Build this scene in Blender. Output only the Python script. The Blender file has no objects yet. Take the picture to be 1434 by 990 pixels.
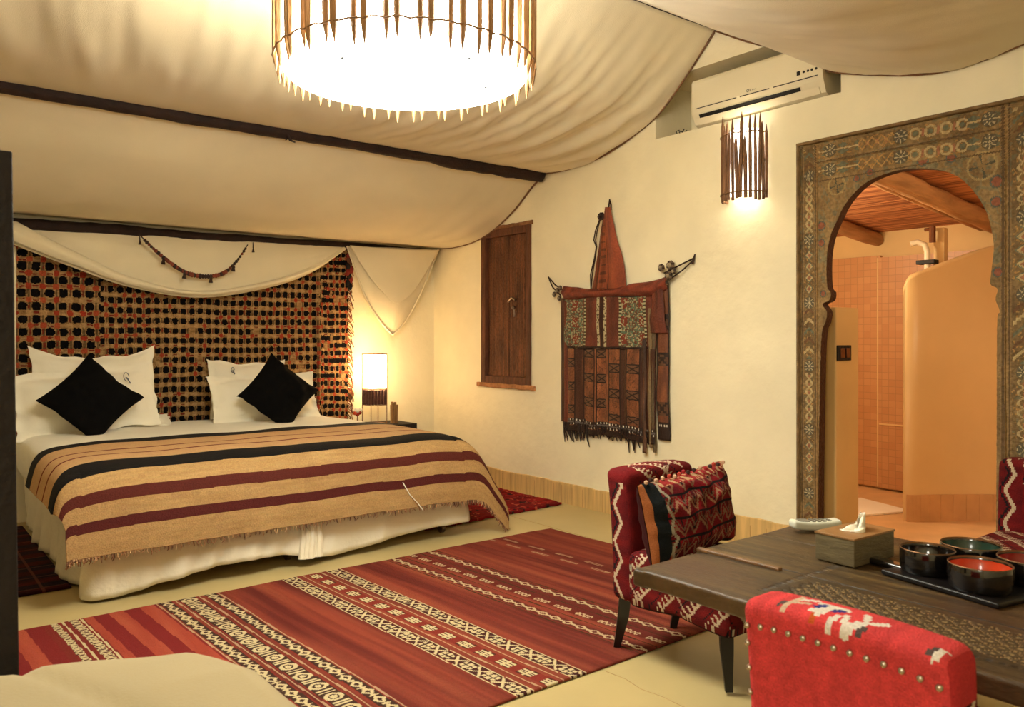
import bpy, bmesh, math, random
from math import sin, cos, pi, radians, hypot, floor, exp
from mathutils import Vector, Matrix, noise

C = bpy.context.scene.collection
rnd = random.Random(7)
WX = 3.986      # room side wall with the arch
HY = 6.14       # wall behind the bed

# ------------------------------------------------------------------ helpers
def lin(c):
    return tuple(((x/255.0)/12.92 if x <= 10 else ((x/255.0+0.055)/1.055)**2.4) for x in c[:3])
def nz(x, y=0.0, z=0.0):
    return noise.noise(Vector((x, y, z)))
def mixc(a, b, t):
    t = max(0.0, min(1.0, t)); return tuple(a[i]*(1-t)+b[i]*t for i in range(3))
def mulc(a, k): return tuple(max(0, min(255, x*k)) for x in a)
def interp(pts, x):
    """smooth (Catmull-Rom like) interpolation through sorted (x, y) points"""
    n = len(pts)
    if x <= pts[0][0]: return pts[0][1]
    if x >= pts[-1][0]: return pts[-1][1]
    for i in range(n-1):
        if pts[i][0] <= x <= pts[i+1][0]:
            x0, y0 = pts[i]; x1, y1 = pts[i+1]
            h = x1-x0; t = (x-x0)/h
            m0 = (y1-pts[i-1][1])/(x1-pts[i-1][0]) if i > 0 else (y1-y0)/h
            m1 = (pts[i+2][1]-y0)/(pts[i+2][0]-x0) if i < n-2 else (y1-y0)/h
            return (2*t**3-3*t*t+1)*y0+(t**3-2*t*t+t)*h*m0+(-2*t**3+3*t*t)*y1+(t**3-t*t)*h*m1
def poly(pts, t):
    """point along a polyline of tuples, t in 0..1, Catmull-Rom"""
    n = len(pts)-1; k = min(int(t*n), n-1); f = t*n-k
    p = [pts[max(0, k-1)], pts[k], pts[k+1], pts[min(n, k+2)]]
    return tuple(0.5*((2*p[1][i])+(-p[0][i]+p[2][i])*f+(2*p[0][i]-5*p[1][i]+4*p[2][i]-p[3][i])*f*f+(-p[0][i]+3*p[1][i]-3*p[2][i]+p[3][i])*f**3) for i in range(len(p[0])))

class MB:
    def __init__(s): s.v = []; s.f = []; s.c = []; s.m = []
    def face(s, idx, c=None, m=0): s.f.append(idx); s.c.append(c); s.m.append(m)
    def add(s, vs, fs, c=None, m=0):
        b = len(s.v); s.v += [tuple(p) for p in vs]
        for f in fs: s.face([b+i for i in f], c, m)
        return s
    def box(s, x0, x1, y0, y1, z0, z1, c=None, m=0, M=None):
        vs = [(x, y, z) for x in (x0, x1) for y in (y0, y1) for z in (z0, z1)]
        if M is not None: vs = [tuple(M @ Vector(p)) for p in vs]
        return s.add(vs, [(0,1,3,2),(4,6,7,5),(0,4,5,1),(2,3,7,6),(0,2,6,4),(1,5,7,3)], c, m)
    def tube(s, path, rad, seg=8, c=None, m=0, caps=True, lump=0.0, sq=1.0):
        path = [Vector(p) for p in path]; n = len(path)
        if not hasattr(rad, '__len__'): rad = [rad]*n
        up = None; rings = []; b0 = len(s.v)
        for i, p in enumerate(path):
            d = (path[min(n-1, i+1)]-path[max(0, i-1)]).normalized()
            if up is None:
                up = Vector((0, 0, 1)) if abs(d.z) < .9 else Vector((1, 0, 0))
            a = d.cross(up).normalized(); up = a.cross(d).normalized()
            for k in range(seg):
                th = 2*pi*k/seg
                r = rad[i]*(1+(lump*nz(p.x*9+cos(th)*1.5, p.y*9+sin(th)*1.5, p.z*9) if lump else 0))
                s.v.append(tuple(p+a*cos(th)*r+up*sin(th)*r*sq))
        for i in range(n-1):
            for k in range(seg):
                s.face([b0+i*seg+k, b0+i*seg+(k+1) % seg, b0+(i+1)*seg+(k+1) % seg, b0+(i+1)*seg+k], c, m)
        if caps:
            s.face([b0+k for k in range(seg)][::-1], c, m); s.face([b0+(n-1)*seg+k for k in range(seg)], c, m)
        return s
    def lathe(s, prof, o=(0, 0, 0), seg=32, c=None, m=0, a0=0, a1=2*pi):
        b0 = len(s.v); full = abs(a1-a0-2*pi) < 1e-6; n = seg if full else seg+1
        for r, z in prof:
            for k in range(n):
                th = a0+(a1-a0)*k/seg; s.v.append((o[0]+r*cos(th), o[1]+r*sin(th), o[2]+z))
        for i in range(len(prof)-1):
            for k in range(seg):
                k2 = (k+1) % n
                s.face([b0+i*n+k, b0+i*n+k2, b0+(i+1)*n+k2, b0+(i+1)*n+k], c, m)
        return s
    def ball(s, o, r, seg=10, c=None, m=0, sc=(1, 1, 1)):
        b0 = len(s.v); R = seg//2
        s.v.append((o[0], o[1], o[2]+r*sc[2]))
        for i in range(1, R):
            ph = pi*i/R
            for k in range(seg):
                th = 2*pi*k/seg
                s.v.append((o[0]+r*sc[0]*sin(ph)*cos(th), o[1]+r*sc[1]*sin(ph)*sin(th), o[2]+r*sc[2]*cos(ph)))
        s.v.append((o[0], o[1], o[2]-r*sc[2])); e = len(s.v)-1
        for k in range(seg): s.face([b0, b0+1+k, b0+1+(k+1) % seg], c, m); s.face([e, b0+1+(R-2)*seg+(k+1) % seg, b0+1+(R-2)*seg+k], c, m)
        for i in range(R-2):
            for k in range(seg):
                a = b0+1+i*seg; s.face([a+k, a+seg+k, a+seg+(k+1) % seg, a+(k+1) % seg], c, m)
        return s
    def grid(s, fn, nu, nv, col=None, m=0):
        """fn(u,v)->xyz, col(u,v,xyz)->rgb (0-255)"""
        b0 = len(s.v)
        for j in range(nv+1):
            for i in range(nu+1): s.v.append(tuple(fn(i/nu, j/nv)))
        for j in range(nv):
            for i in range(nu):
                a = b0+j*(nu+1)+i; idx = [a, a+1, a+nu+2, a+nu+1]; c = None
                if col:
                    p = [sum(s.v[q][k] for q in idx)/4 for k in range(3)]
                    c = col((i+.5)/nu, (j+.5)/nv, p)
                s.face(idx, c, m)
        return s
    def rbox(s, cen, half, r, cell=0.02, col=None, deform=None, m=0, M=None):
        hx = half
        def axis(h):
            n = max(4, int(2*h/cell)); xs = [-h+2*h*i/n for i in range(n+1)]
            k = [-h+r*(1-cos(pi/2*q/4)) for q in range(5)]; k += [-x for x in k]
            return sorted(set(round(x, 5) for x in xs if abs(x) < h-r) | set(round(x, 5) for x in k))
        A = [axis(h) for h in hx]
        for ax in range(3):
            u, w = (ax+1) % 3, (ax+2) % 3
            for sg in (-1, 1):
                U, V = A[u], A[w]; b0 = len(s.v); raw = []
                for b in V:
                    for a in U:
                        p = [0, 0, 0]; p[ax] = sg*hx[ax]; p[u] = a; p[w] = b
                        q = [max(-(hx[k]-r), min(hx[k]-r, p[k])) for k in range(3)]
                        d = Vector([p[k]-q[k] for k in range(3)])
                        d = d.normalized()*r if d.length > 1e-9 else d
                        P = Vector(q)+d
                        if deform: P = Vector(deform(P))
                        raw.append(P)
                        Q = P+Vector(cen)
                        if M is not None: Q = M @ Q
                        s.v.append(tuple(Q))
                nU = len(U)
                for j in range(len(V)-1):
                    for i in range(nU-1):
                        idx = [j*nU+i, j*nU+i+1, (j+1)*nU+i+1, (j+1)*nU+i]
                        if sg < 0: idx = idx[::-1]
                        c = None
                        if col:
                            pc = sum((raw[k] for k in idx), Vector())/4
                            e = (raw[idx[1]]-raw[idx[0]]).cross(raw[idx[3]]-raw[idx[0]])
                            nn = e.normalized() if e.length > 1e-12 else Vector((0, 0, 1))
                            c = col(pc+Vector(cen), nn)
                        s.face([b0+k for k in idx], c, m)
        return s

def wloc(o):
    p = Vector((0, 0, 0))
    while o is not None: p += o.location; o = o.parent
    return p
def tag(o, label=None, cat=None, group=None, kind=None):
    if label: o['label'] = label
    if cat: o['category'] = cat
    if group: o['group'] = group
    if kind: o['kind'] = kind
    return o
def obj(name, mb, mats, parent=None, smooth=True, weld=True, label=None, kind=None, solid=0, base=None, sharp=35):
    off = wloc(parent) if parent else (Vector(base) if base else Vector((0, 0, 0)))
    me = bpy.data.meshes.new(name)
    me.from_pydata([(p[0]-off.x, p[1]-off.y, p[2]-off.z) for p in mb.v], [], mb.f)
    if not isinstance(mats, (list, tuple)): mats = [mats]
    for m in mats: me.materials.append(m)
    for p, mi in zip(me.polygons, mb.m): p.material_index = mi; p.use_smooth = smooth
    if any(c is not None for c in mb.c):
        at = me.color_attributes.new('Col', 'FLOAT_COLOR', 'CORNER'); data = []
        cache = {}
        for f, c in zip(mb.f, mb.c):
            c = c or (128, 128, 128); L = cache.get(c)
            if L is None: L = cache[c] = list(lin(c))+[1.0]
            data += L*len(f)
        at.data.foreach_set('color', data)
    if weld:
        bm = bmesh.new(); bm.from_mesh(me); bmesh.ops.remove_doubles(bm, verts=bm.verts, dist=1e-5)
        bmesh.ops.recalc_face_normals(bm, faces=bm.faces); bm.to_mesh(me); bm.free()
    if smooth and sharp:
        try: me.set_sharp_from_angle(angle=radians(sharp))
        except Exception: pass
    me.update()
    o = bpy.data.objects.new(name, me); C.objects.link(o)
    if parent: o.parent = parent
    elif base: o.location = base
    if solid:
        s = o.modifiers.new('Solidify', 'SOLIDIFY'); s.thickness = solid; s.offset = 0
    tag(o, label, None, None, kind)
    return o
def thing(name, label, cat, loc, group=None):
    o = bpy.data.objects.new(name, None); C.objects.link(o); o.location = loc; o.empty_display_size = .1
    return tag(o, label, cat, group)
def link_copy(src, parent, loc):
    c = src.copy(); C.objects.link(c); c.parent = parent; c.location = loc; return c

# ------------------------------------------------------------------ materials
def newmat(name):
    m = bpy.data.materials.new(name); m.use_nodes = True
    nt = m.node_tree; return m, nt, nt.nodes['Principled BSDF']
def mat(name, col, rough=.7, var=.12, scale=6, bump=.15, bscale=40, metal=0, coat=0, spec=.4, stretch=(1, 1, 1), dist=.004, sheen=0):
    m, nt, b = newmat(name); N = nt.nodes.new; L = nt.links.new
    tc = N('ShaderNodeTexCoord'); mp = N('ShaderNodeMapping'); mp.inputs['Scale'].default_value = stretch
    L(tc.outputs['Object'], mp.inputs['Vector'])
    n1 = N('ShaderNodeTexNoise'); n1.inputs['Scale'].default_value = scale; n1.inputs['Detail'].default_value = 5
    L(mp.outputs[0], n1.inputs['Vector'])
    r = N('ShaderNodeValToRGB'); c = lin(col)
    r.color_ramp.elements[0].position = .3; r.color_ramp.elements[1].position = .7
    r.color_ramp.elements[0].color = tuple(x*(1-var) for x in c)+(1,)
    r.color_ramp.elements[1].color = tuple(min(1, x*(1+var)) for x in c)+(1,)
    L(n1.outputs['Fac'], r.inputs[0]); L(r.outputs[0], b.inputs['Base Color'])
    b.inputs['Roughness'].default_value = rough; b.inputs['Metallic'].default_value = metal
    b.inputs['Specular IOR Level'].default_value = spec
    b.inputs['Coat Weight'].default_value = coat
    if sheen: b.inputs['Sheen Weight'].default_value = sheen
    if bump:
        n2 = N('ShaderNodeTexNoise'); n2.inputs['Scale'].default_value = bscale; n2.inputs['Detail'].default_value = 6
        L(mp.outputs[0], n2.inputs['Vector'])
        bp = N('ShaderNodeBump'); bp.inputs['Strength'].default_value = bump; bp.inputs['Distance'].default_value = dist*5
        L(n2.outputs['Fac'], bp.inputs['Height']); L(bp.outputs[0], b.inputs['Normal'])
    return m
def matcol(name, rough=.85, bump=.4, bscale=160, dist=.01, spec=.25, coat=0, stretch=(1, 1, 1), var=.16):
    m, nt, b = newmat(name); N = nt.nodes.new; L = nt.links.new
    a = N('ShaderNodeAttribute'); a.attribute_name = 'Col'
    tc = N('ShaderNodeTexCoord'); mp = N('ShaderNodeMapping'); mp.inputs['Scale'].default_value = stretch
    L(tc.outputs['Object'], mp.inputs['Vector'])
    n2 = N('ShaderNodeTexNoise'); n2.inputs['Scale'].default_value = bscale; n2.inputs['Detail'].default_value = 4
    L(mp.outputs[0], n2.inputs['Vector'])
    mr = N('ShaderNodeMapRange'); mr.inputs[1].default_value = .3; mr.inputs[2].default_value = .7; mr.inputs[3].default_value = 1-var; mr.inputs[4].default_value = 1+var
    L(n2.outputs['Fac'], mr.inputs[0])
    mx = N('ShaderNodeVectorMath'); mx.operation = 'SCALE'; L(a.outputs['Color'], mx.inputs[0]); L(mr.outputs[0], mx.inputs['Scale'])
    L(mx.outputs[0], b.inputs['Base Color'])
    b.inputs['Roughness'].default_value = rough; b.inputs['Specular IOR Level'].default_value = spec; b.inputs['Coat Weight'].default_value = coat
    bp = N('ShaderNodeBump'); bp.inputs['Strength'].default_value = bump; bp.inputs['Distance'].default_value = dist
    L(n2.outputs['Fac'], bp.inputs['Height']); L(bp.outputs[0], b.inputs['Normal'])
    return m
def emit(name, col, strength):
    m, nt, b = newmat(name)
    b.inputs['Base Color'].default_value = (.8, .75, .65, 1)
    b.inputs['Emission Color'].default_value = tuple(col)+(1,); b.inputs['Emission Strength'].default_value = strength
    return m
WARM = (1.0, .72, .38)
M = dict(
    plaster=mat('plaster', (236, 226, 196), .9, .07, 2.2, .25, 14),
    bath_plaster=mat('bath_plaster', (214, 182, 126), .6, .10, 2.0, .12, 12),
    floor=mat('tadelakt_floor', (184, 164, 114), .42, .10, 1.8, .08, 9, spec=.5),
    bath_floor=mat('bath_floor', (214, 176, 126), .5, .1, 5, .1, 10),
    cloth=mat('tent_cloth', (224, 212, 182), .9, .05, 2.5, .22, 260, sheen=.2),
    linen=mat('white_linen', (240, 234, 216), .85, .04, 3, .12, 60, sheen=.2),
    skirt=mat('bed_skirt_cotton', (226, 216, 192), .85, .05, 3, .15, 50),
    darkpole=mat('dark_pole', (40, 22, 15), .75, .35, 14, .6, 30, stretch=(1, 1, 1)),
    redwood=mat('shutter_wood', (98, 56, 34), .65, .4, 9, .8, 45, stretch=(1, 3, .5)),
    darkwood=mat('dark_wood', (22, 13, 9), .7, .3, 10, .4, 40),
    black=mat('black_leg', (20, 16, 14), .4, .2, 8, .1, 30, spec=.5),
    blackcloth=mat('black_cloth', (9, 8, 8), .95, .2, 8, .2, 150, spec=.1),
    log=mat('log_wood', (186, 142, 96), .7, .3, 7, .6, 26, stretch=(.4, 2, 2)),
    tile=None,
    reed=None,
    lacquer=mat('black_lacquer', (14, 10, 9), .12, .2, 10, .02, 20, coat=.6, spec=.6),
    tray=mat('tray_lacquer', (16, 11, 10), .4, .2, 10, .05, 20),
    red_glaze=mat('red_glaze', (196, 66, 34), .2, .08, 9, .02, 20, coat=.4),
    dkred_glaze=mat('dark_red_glaze', (140, 34, 24), .2, .08, 9, .02, 20, coat=.4),
    green_glaze=mat('green_glaze', (36, 60, 48), .2, .2, 9, .02, 20, coat=.4),
    white_plastic=mat('white_plastic', (224, 214, 186), .35, .02, 4, 0, 10, spec=.5),
    dark=mat('dark_gap', (16, 14, 12), .6, .1, 5, 0),
    grey=mat('grey_print', (120, 116, 104), .6, .1, 5, 0),
    stick=mat('cane_stick', (140, 102, 60), .6, .3, 30, .5, 60, stretch=(1, 1, .2)),
    dstick=mat('dark_cane', (118, 82, 54), .6, .4, 30, .5, 60, stretch=(1, 1, .2)),
    wire=mat('binding_wire', (120, 84, 48), .5, .2, 30, .1),
    metal=mat('aged_metal', (130, 112, 96), .35, .3, 30, .15, 60, metal=.9),
    nail=mat('silvery_nail', (190, 176, 160), .25, .15, 30, 0, metal=.9),
    brass=mat('dark_brass', (120, 84, 52), .4, .3, 20, .1, 60, metal=.6),
    leather=mat('red_brown_leather', (118, 50, 30), .6, .3, 14, .5, 60),
    dleather=mat('dark_leather', (44, 24, 16), .6, .3, 14, .5, 60),
    cream_up=mat('cream_upholstery', (164, 147, 108), .9, .05, 2, .15, 180, sheen=.2),
    tissue=mat('tissue_paper', (238, 232, 214), .9, .02, 3, .1, 60),
    phone=mat('phone_plastic', (206, 206, 190), .4, .03, 5, 0),
    bronze_switch=mat('bronze_switch', (110, 66, 36), .35, .15, 30, .1, 40, metal=.5),
    col=matcol('dyed_wool'),
    colrug=matcol('flatweave_wool', .9, .7, 240, .012, .15),
    colpile=matcol('tufted_pile', .95, .9, 120, .02, .1),
    colpaint=matcol('painted_carved_wood', .7, .8, 70, .012, .3, var=.25),
    coltable=matcol('weathered_table_wood', .45, .6, 60, .006, .45, stretch=(3, .5, 1), var=.2),
    colleather=matcol('tooled_leather', .6, .6, 90, .01, .35),
    colup=matcol('kilim_upholstery', .9, .6, 260, .01, .15),
)
def tilemat(name, c1, c2, sx, sz):
    m, nt, b = newmat(name); N = nt.nodes.new; L = nt.links.new
    tc = N('ShaderNodeTexCoord'); mp = N('ShaderNodeMapping'); L(tc.outputs['Object'], mp.inputs['Vector'])
    sx_ = N('ShaderNodeSeparateXYZ'); cx_ = N('ShaderNodeCombineXYZ')
    L(mp.outputs[0], sx_.inputs[0]); L(sx_.outputs['Y'], cx_.inputs['X']); L(sx_.outputs['Z'], cx_.inputs['Y'])
    br = N('ShaderNodeTexBrick'); L(cx_.outputs[0], br.inputs['Vector'])
    br.inputs['Scale'].default_value = 1; br.inputs['Brick Width'].default_value = sx; br.inputs['Row Height'].default_value = sz
    br.inputs['Mortar Size'].default_value = .002; br.offset = 0
    br.inputs['Color1'].default_value = lin(c1)+(1,); br.inputs['Color2'].default_value = lin(c2)+(1,)
    br.inputs['Mortar'].default_value = lin(mulc(c1, .85))+(1,)
    L(br.outputs['Color'], b.inputs['Base Color']); b.inputs['Roughness'].default_value = .4
    bp = N('ShaderNodeBump'); bp.inputs['Strength'].default_value = .3; bp.inputs['Distance'].default_value = .003; bp.invert = True
    L(br.outputs['Fac'], bp.inputs['Height']); L(bp.outputs[0], b.inputs['Normal'])
    return m
M['tile'] = tilemat('shower_tiles', (196, 146, 98), (186, 134, 88), .055, .055)
def reedmat():
    m, nt, b = newmat('reed_ceiling'); N = nt.nodes.new; L = nt.links.new
    tc = N('ShaderNodeTexCoord'); mp = N('ShaderNodeMapping'); L(tc.outputs['Object'], mp.inputs['Vector'])
    mp.inputs['Scale'].default_value = (26, 1.2, 1)
    n = N('ShaderNodeTexNoise'); n.inputs['Scale'].default_value = 1.6; n.inputs['Detail'].default_value = 4
    L(mp.outputs[0], n.inputs['Vector'])
    r = N('ShaderNodeValToRGB'); L(n.outputs['Fac'], r.inputs[0]); L(r.outputs[0], b.inputs['Base Color'])
    r.color_ramp.elements[0].position = .36; r.color_ramp.elements[0].color = lin((130, 74, 42))+(1,)
    r.color_ramp.elements[1].position = .6; r.color_ramp.elements[1].color = lin((206, 140, 88))+(1,)
    bp = N('ShaderNodeBump'); bp.inputs['Strength'].default_value = .8; bp.inputs['Distance'].default_value = .02
    L(n.outputs['Fac'], bp.inputs['Height']); L(bp.outputs[0], b.inputs['Normal'])
    b.inputs['Roughness'].default_value = .7
    return m
M['reed'] = reedmat()

def wall_rects(name, mk, rects, m):
    mb = MB()
    for r in rects: mk(mb, *r)
    return tag(obj(name, mb, m, smooth=False), kind='structure')

# ------------------------------------------------------------------ room shell
LX, RY, CH = -2.6, -2.2, 3.35
fl = MB().box(LX-.1, 4.10, RY-.1, HY+.1, -.1, 0)
tag(obj('floor', fl, M['floor'], smooth=False), kind='structure')
# thin joints and a crack in the polished floor
jt = MB()
jt.box(3.40, 3.404, 3.9, 4.9, 0, .0012); jt.box(3.40, 3.404, -1.0, 3.9, 0, .0012)
p = [(2.08+.02*nz(i*.7)+.0*i, 2.07-.09*i, .0008) for i in range(10)]
jt.tube(p, .0016, 4)
tag(obj('trim_1', jt, mat('floor_joint', (168, 140, 98), .7, .2, 20, 0), smooth=False), kind='structure')
tag(obj('ceiling', MB().box(LX-.1, 4.5, RY-.1, HY+.1, CH, CH+.1), M['plaster'], smooth=False), kind='structure')
tag(obj('wall_head', MB().box(LX-.1, 4.5, HY, HY+.12, 0, CH), M['plaster'], smooth=False), kind='structure')
tag(obj('wall_left', MB().box(LX-.12, LX, RY, HY, 0, CH), M['plaster'], smooth=False), kind='structure')
tag(obj('wall_rear', MB().box(LX-.1, 4.1, RY-.12, RY, 0, CH), M['plaster'], smooth=False), kind='structure')
# wall with shutters, niche and arch: slabs round the openings
mb = MB(); T = WX+.10
holes = [(4.77, 5.41, .84, 2.09), (2.24, 3.517, 2.495, 2.866), (1.40, 2.40, 0, 2.15)]
ys = sorted({RY, HY}|{h[0] for h in holes}|{h[1] for h in holes}); zs = sorted({0, CH}|{h[2] for h in holes}|{h[3] for h in holes})
for i in range(len(ys)-1):
    for j in range(len(zs)-1):
        yc, zc = (ys[i]+ys[i+1])/2, (zs[j]+zs[j+1])/2
        if any(h[0] < yc < h[1] and h[2] < zc < h[3] for h in holes): continue
        mb.box(WX, T, ys[i], ys[i+1], zs[j], zs[j+1])
# niche lining (back, sides, top, bottom)
y0, y1, z0, z1 = holes[1]
mb.box(T+.26, T+.30, y0-.04, y1+.04, z0-.04, z1+.04)
mb.box(T, T+.26, y0-.04, y0, z0-.04, z1+.04); mb.box(T, T+.26, y1, y1+.04, z0-.04, z1+.04)
mb.box(T, T+.26, y0, y1, z0-.04, z0); mb.box(T, T+.26, y0, y1, z1, z1+.04)
tag(obj('wall_right', mb, M['plaster'], smooth=False), kind='structure')
# wavy-topped ochre baseboard
bmat = mat('ochre_baseboard', (204, 170, 112), .6, .22, 5, .1, 20, stretch=(1, 7, .6))
def bb(Y0, Y1, name):
    mb = MB(); n = int((Y1-Y0)/.02); b0 = 0
    for i in range(n+1):
        y = Y0+(Y1-Y0)*i/n; h = .150+.010*nz(y*3.1)+.006*nz(y*9)+(.02 if y < 3.3 else 0)
        t = .010
        mb.v += [(WX-t, y, 0), (WX-t, y, h-.004), (WX-t+.005, y, h), (WX, y, h)]
    for i in range(n):
        a = 4*i
        for k in range(3): mb.face([a+k, a+k+1, a+k+5, a+k+4])
    o = obj(name, mb, bmat, smooth=False, weld=False); return tag(o, kind='structure')
bb(2.47, HY-.001, 'baseboard_right')
gm = MB(); y = 2.5; gmt = mat('baseboard_joint', (166, 128, 76), .8, .2, 10, 0)
while y < 5.6:
    gm.box(WX-.0112, WX-.0095, y, y+.0025, .002, .125+.012*rnd.random()); y += rnd.choice([.09, .10, .11])
tag(obj('trim_2', gm, gmt, smooth=False, weld=False), kind='structure')

# ------------------------------------------------------------------ window with shutters
win = tag(bpy.data.objects.new('window_1', None), kind='structure'); C.objects.link(win); win.location = (WX, 5.09, .84)
mb = MB()
for a in [(4.77, 4.82, .84, 2.09), (5.35, 5.41, .84, 2.09), (4.82, 5.35, .84, .90), (4.82, 5.35, 2.03, 2.09)]:
    mb.rbox((WX+.02, (a[0]+a[1])/2, (a[2]+a[3])/2), (.035, (a[1]-a[0])/2, (a[3]-a[2])/2), .006, .03, deform=lambda P: (P.x, P.y+.004*nz(P.z*7, P.y*3), P.z+.004*nz(P.y*9)))
obj('window_frame', mb, M['redwood'], win)
mb = MB().rbox((WX-.005, 5.09, .825), (.02, .37, .018), .008, .03, deform=lambda P: (P.x, P.y, P.z+.006*nz(P.y*12, 3)))
obj('window_sill', mb, mat('rough_sill', (176, 120, 76), .8, .3, 20, .8, 60), win)
mb = MB().rbox((WX-.002, 5.09, 2.10), (.012, .34, .016), .006, .02, deform=lambda P: (P.x, P.y, P.z+.008*nz(P.y*16, 5)))
obj('window_lintel', mb, mat('rough_lintel', (140, 96, 62), .85, .4, 20, .9, 60), win)
def shutter_col(P, n):
    c = (98, 60, 38); g = nz(P.y*60, P.z*2.2)
    c = mulc(c, 1+.35*g+.2*nz(P.y*8, P.z*5))
    return tuple(int(x) for x in c)
for k, (a, b) in enumerate([(5.075, 5.35), (4.82, 5.068)]):
    cy, hh = (a+b)/2, (b-a)/2
    def cr(P, hh=hh):
        d = 0
        if P.x < 0:
            if abs(abs(P.y)-hh*.62) < .006: d += .004
            if abs(P.y) < hh*.52 and abs(P.z) < .55:
                d += .004*(1 if sin(P.z*55)*cos(P.y*60) > .1 else 0)
        return (P.x+d, P.y, P.z)
    mb = MB().rbox((WX+.035, cy, 1.465), (.016, hh, .565), .004, .012, col=shutter_col, deform=cr)
    sh = obj('shutter', mb, M['colpaint'], win)
    if k == 1:
        lt = MB().tube([(WX+.010, 5.07, 1.50), (WX+.004, 5.02, 1.53), (WX+.004, 4.97, 1.51)], .010, 8)
        lt.ball((WX+.006, 5.00, 1.45), .016); lt.tube([(WX+.006, 5.0, 1.46), (WX+.003, 4.985, 1.38)], [.006, .009], 6)
        obj('latch', lt, M['metal'], sh)

# ------------------------------------------------------------------ ceiling drapes and poles
def drape(name, prof, x0, x1, label, fold):
    ya, yb = prof[0][0], prof[-1][0]
    def fn(u, v):
        x = x0+(x1-x0)*u; y = ya+(yb-ya)*v
        z = interp(prof, y); e = sin(pi*v)
        z += fold(x, y, v)*e
        return (x, y+.25*fold(x, y, v)*e, z)
    mb = MB().grid(fn, 420, 70)
    o = obj(name, mb, M['cloth'], None, weld=False, base=None, sharp=0)
    s = o.modifiers.new('Solidify', 'SOLIDIFY'); s.thickness = .006; s.offset = 0
    tag(o, label, 'ceiling cloth', 'tent cloths slung under the ceiling')
    return o
def fold_a(x, y, v):
    r = max(0, (x-1.2)/2.8)
    f = .060*r*(nz((x+.25*(y-3.6))*5.5, y*.45, 3)+.55*nz((x+.3*(y-3.6))*12, y*.6, 7))
    f += .020*nz(x*2.2+y*.8, y*1.1, 9)+.016*nz(x*6-y*2, y*1.5, 4)+.007*nz(x*15-y*3, y*3, 6)
    return f
def fold_b(x, y, v): return .010*nz(x*1.8+y, y*1.2, 21)+.010*max(0, (x-2.6))*nz(x*7+y, y*.8, 5)+.008*nz(x*5+y*2, y*1.6, 8)+.02*max(0, 1-abs(x-.35)/.5)*nz(x*9+y*5, y*2)
def fold_c(x, y, v): return .022*nz(x*1.4, y*1.1, 31)+.016*nz(x*5+y*3, y*3, 35)+.008*nz(x*12+y*8, y*6, 37)
P1 = [(4.621, 2.445), (4.764, 2.360), (4.939, 2.238), (5.169, 2.123), (5.442, 2.036), (5.777, 2.005), (6.12, 2.018)]
P2 = [(3.037, 3.06), (3.328, 2.774), (3.517, 2.635), (3.957, 2.482), (4.32, 2.444), (4.621, 2.450)]
P3 = [(.05, 3.06), (.5, 2.80), (1.0, 2.59), (1.382, 2.507), (1.632, 2.473), (1.828, 2.487), (2.153, 2.574), (2.353, 2.652), (2.568, 2.808), (2.801, 2.925), (3.037, 3.06)]
d1 = drape('ceiling_drape', P1, LX+.01, WX-.012, 'lowest cream cloth slung between the long pole and the pole above the bed', fold_b)
d2 = drape('ceiling_drape', P2, LX+.01, WX-.012, 'cream cloth with deep folds hanging beside the big cane lamp down to the long pole', fold_a)
d3 = drape('ceiling_drape', P3, LX+.01, WX-.012, 'cream cloth sagging over the carved arch and the air conditioner, nearest the camera', fold_c)
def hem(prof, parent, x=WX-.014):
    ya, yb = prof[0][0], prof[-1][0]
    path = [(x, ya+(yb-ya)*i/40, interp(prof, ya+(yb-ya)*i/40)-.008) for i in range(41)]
    obj('hem_cord_shade', MB().tube(path, .0065, 6), M['dstick'], parent, label='brown cord and gap shade along the cloth edge')  # tube drawn for the cord and the dark shade in the gap behind it
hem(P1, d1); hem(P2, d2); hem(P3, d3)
def rough_pole(name, a, b, r0, r1, label, lump=.25, step=None, m='darkpole', n=60, cat='pole', group=None):
    A, B_ = Vector(a), Vector(b); path = []; rad = []
    for i in range(n+1):
        t = i/n; p = A.lerp(B_, t)
        path.append((p.x, p.y+.008*nz(t*7, 1), p.z+.010*nz(t*6, 2)))
        r = r0+(r1-r0)*t
        if step and t > step[0]: r = step[1]
        rad.append(r)
    mb = MB().tube(path, rad, 14, lump=lump)
    o = obj(name, mb, M[m], base=tuple(A))
    return tag(o, label, cat, group), o
long_pole, lp = rough_pole('wooden_pole', (LX+.01, 4.62, 2.435), (WX-.03, 4.62, 2.435), .036, .041, 'long dark wooden pole crossing the ceiling below the big cane lamp', step=(.86, .052))
tw = MB().tube([(1.95, 4.60, 2.42), (1.96, 4.585, 2.385), (1.99, 4.58, 2.375)], [.012, .007, .004], 6).tube([(1.95, 4.60, 2.40), (1.93, 4.58, 2.38)], [.008, .003], 6)
obj('twig_stub', tw, M['darkpole'], lp)
rough_pole('wooden_pole', (.40, 6.055, 1.935), (WX-.02, 6.055, 1.985), .045, .020, 'dark wooden pole along the wall above the bed, holding the swags')
rough_pole('wooden_pole', (LX+.01, 3.037, 3.085), (WX-.02, 3.037, 3.085), .03, .03, 'high pole at the ridge where the two upper cloths meet', lump=.2)

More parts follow.
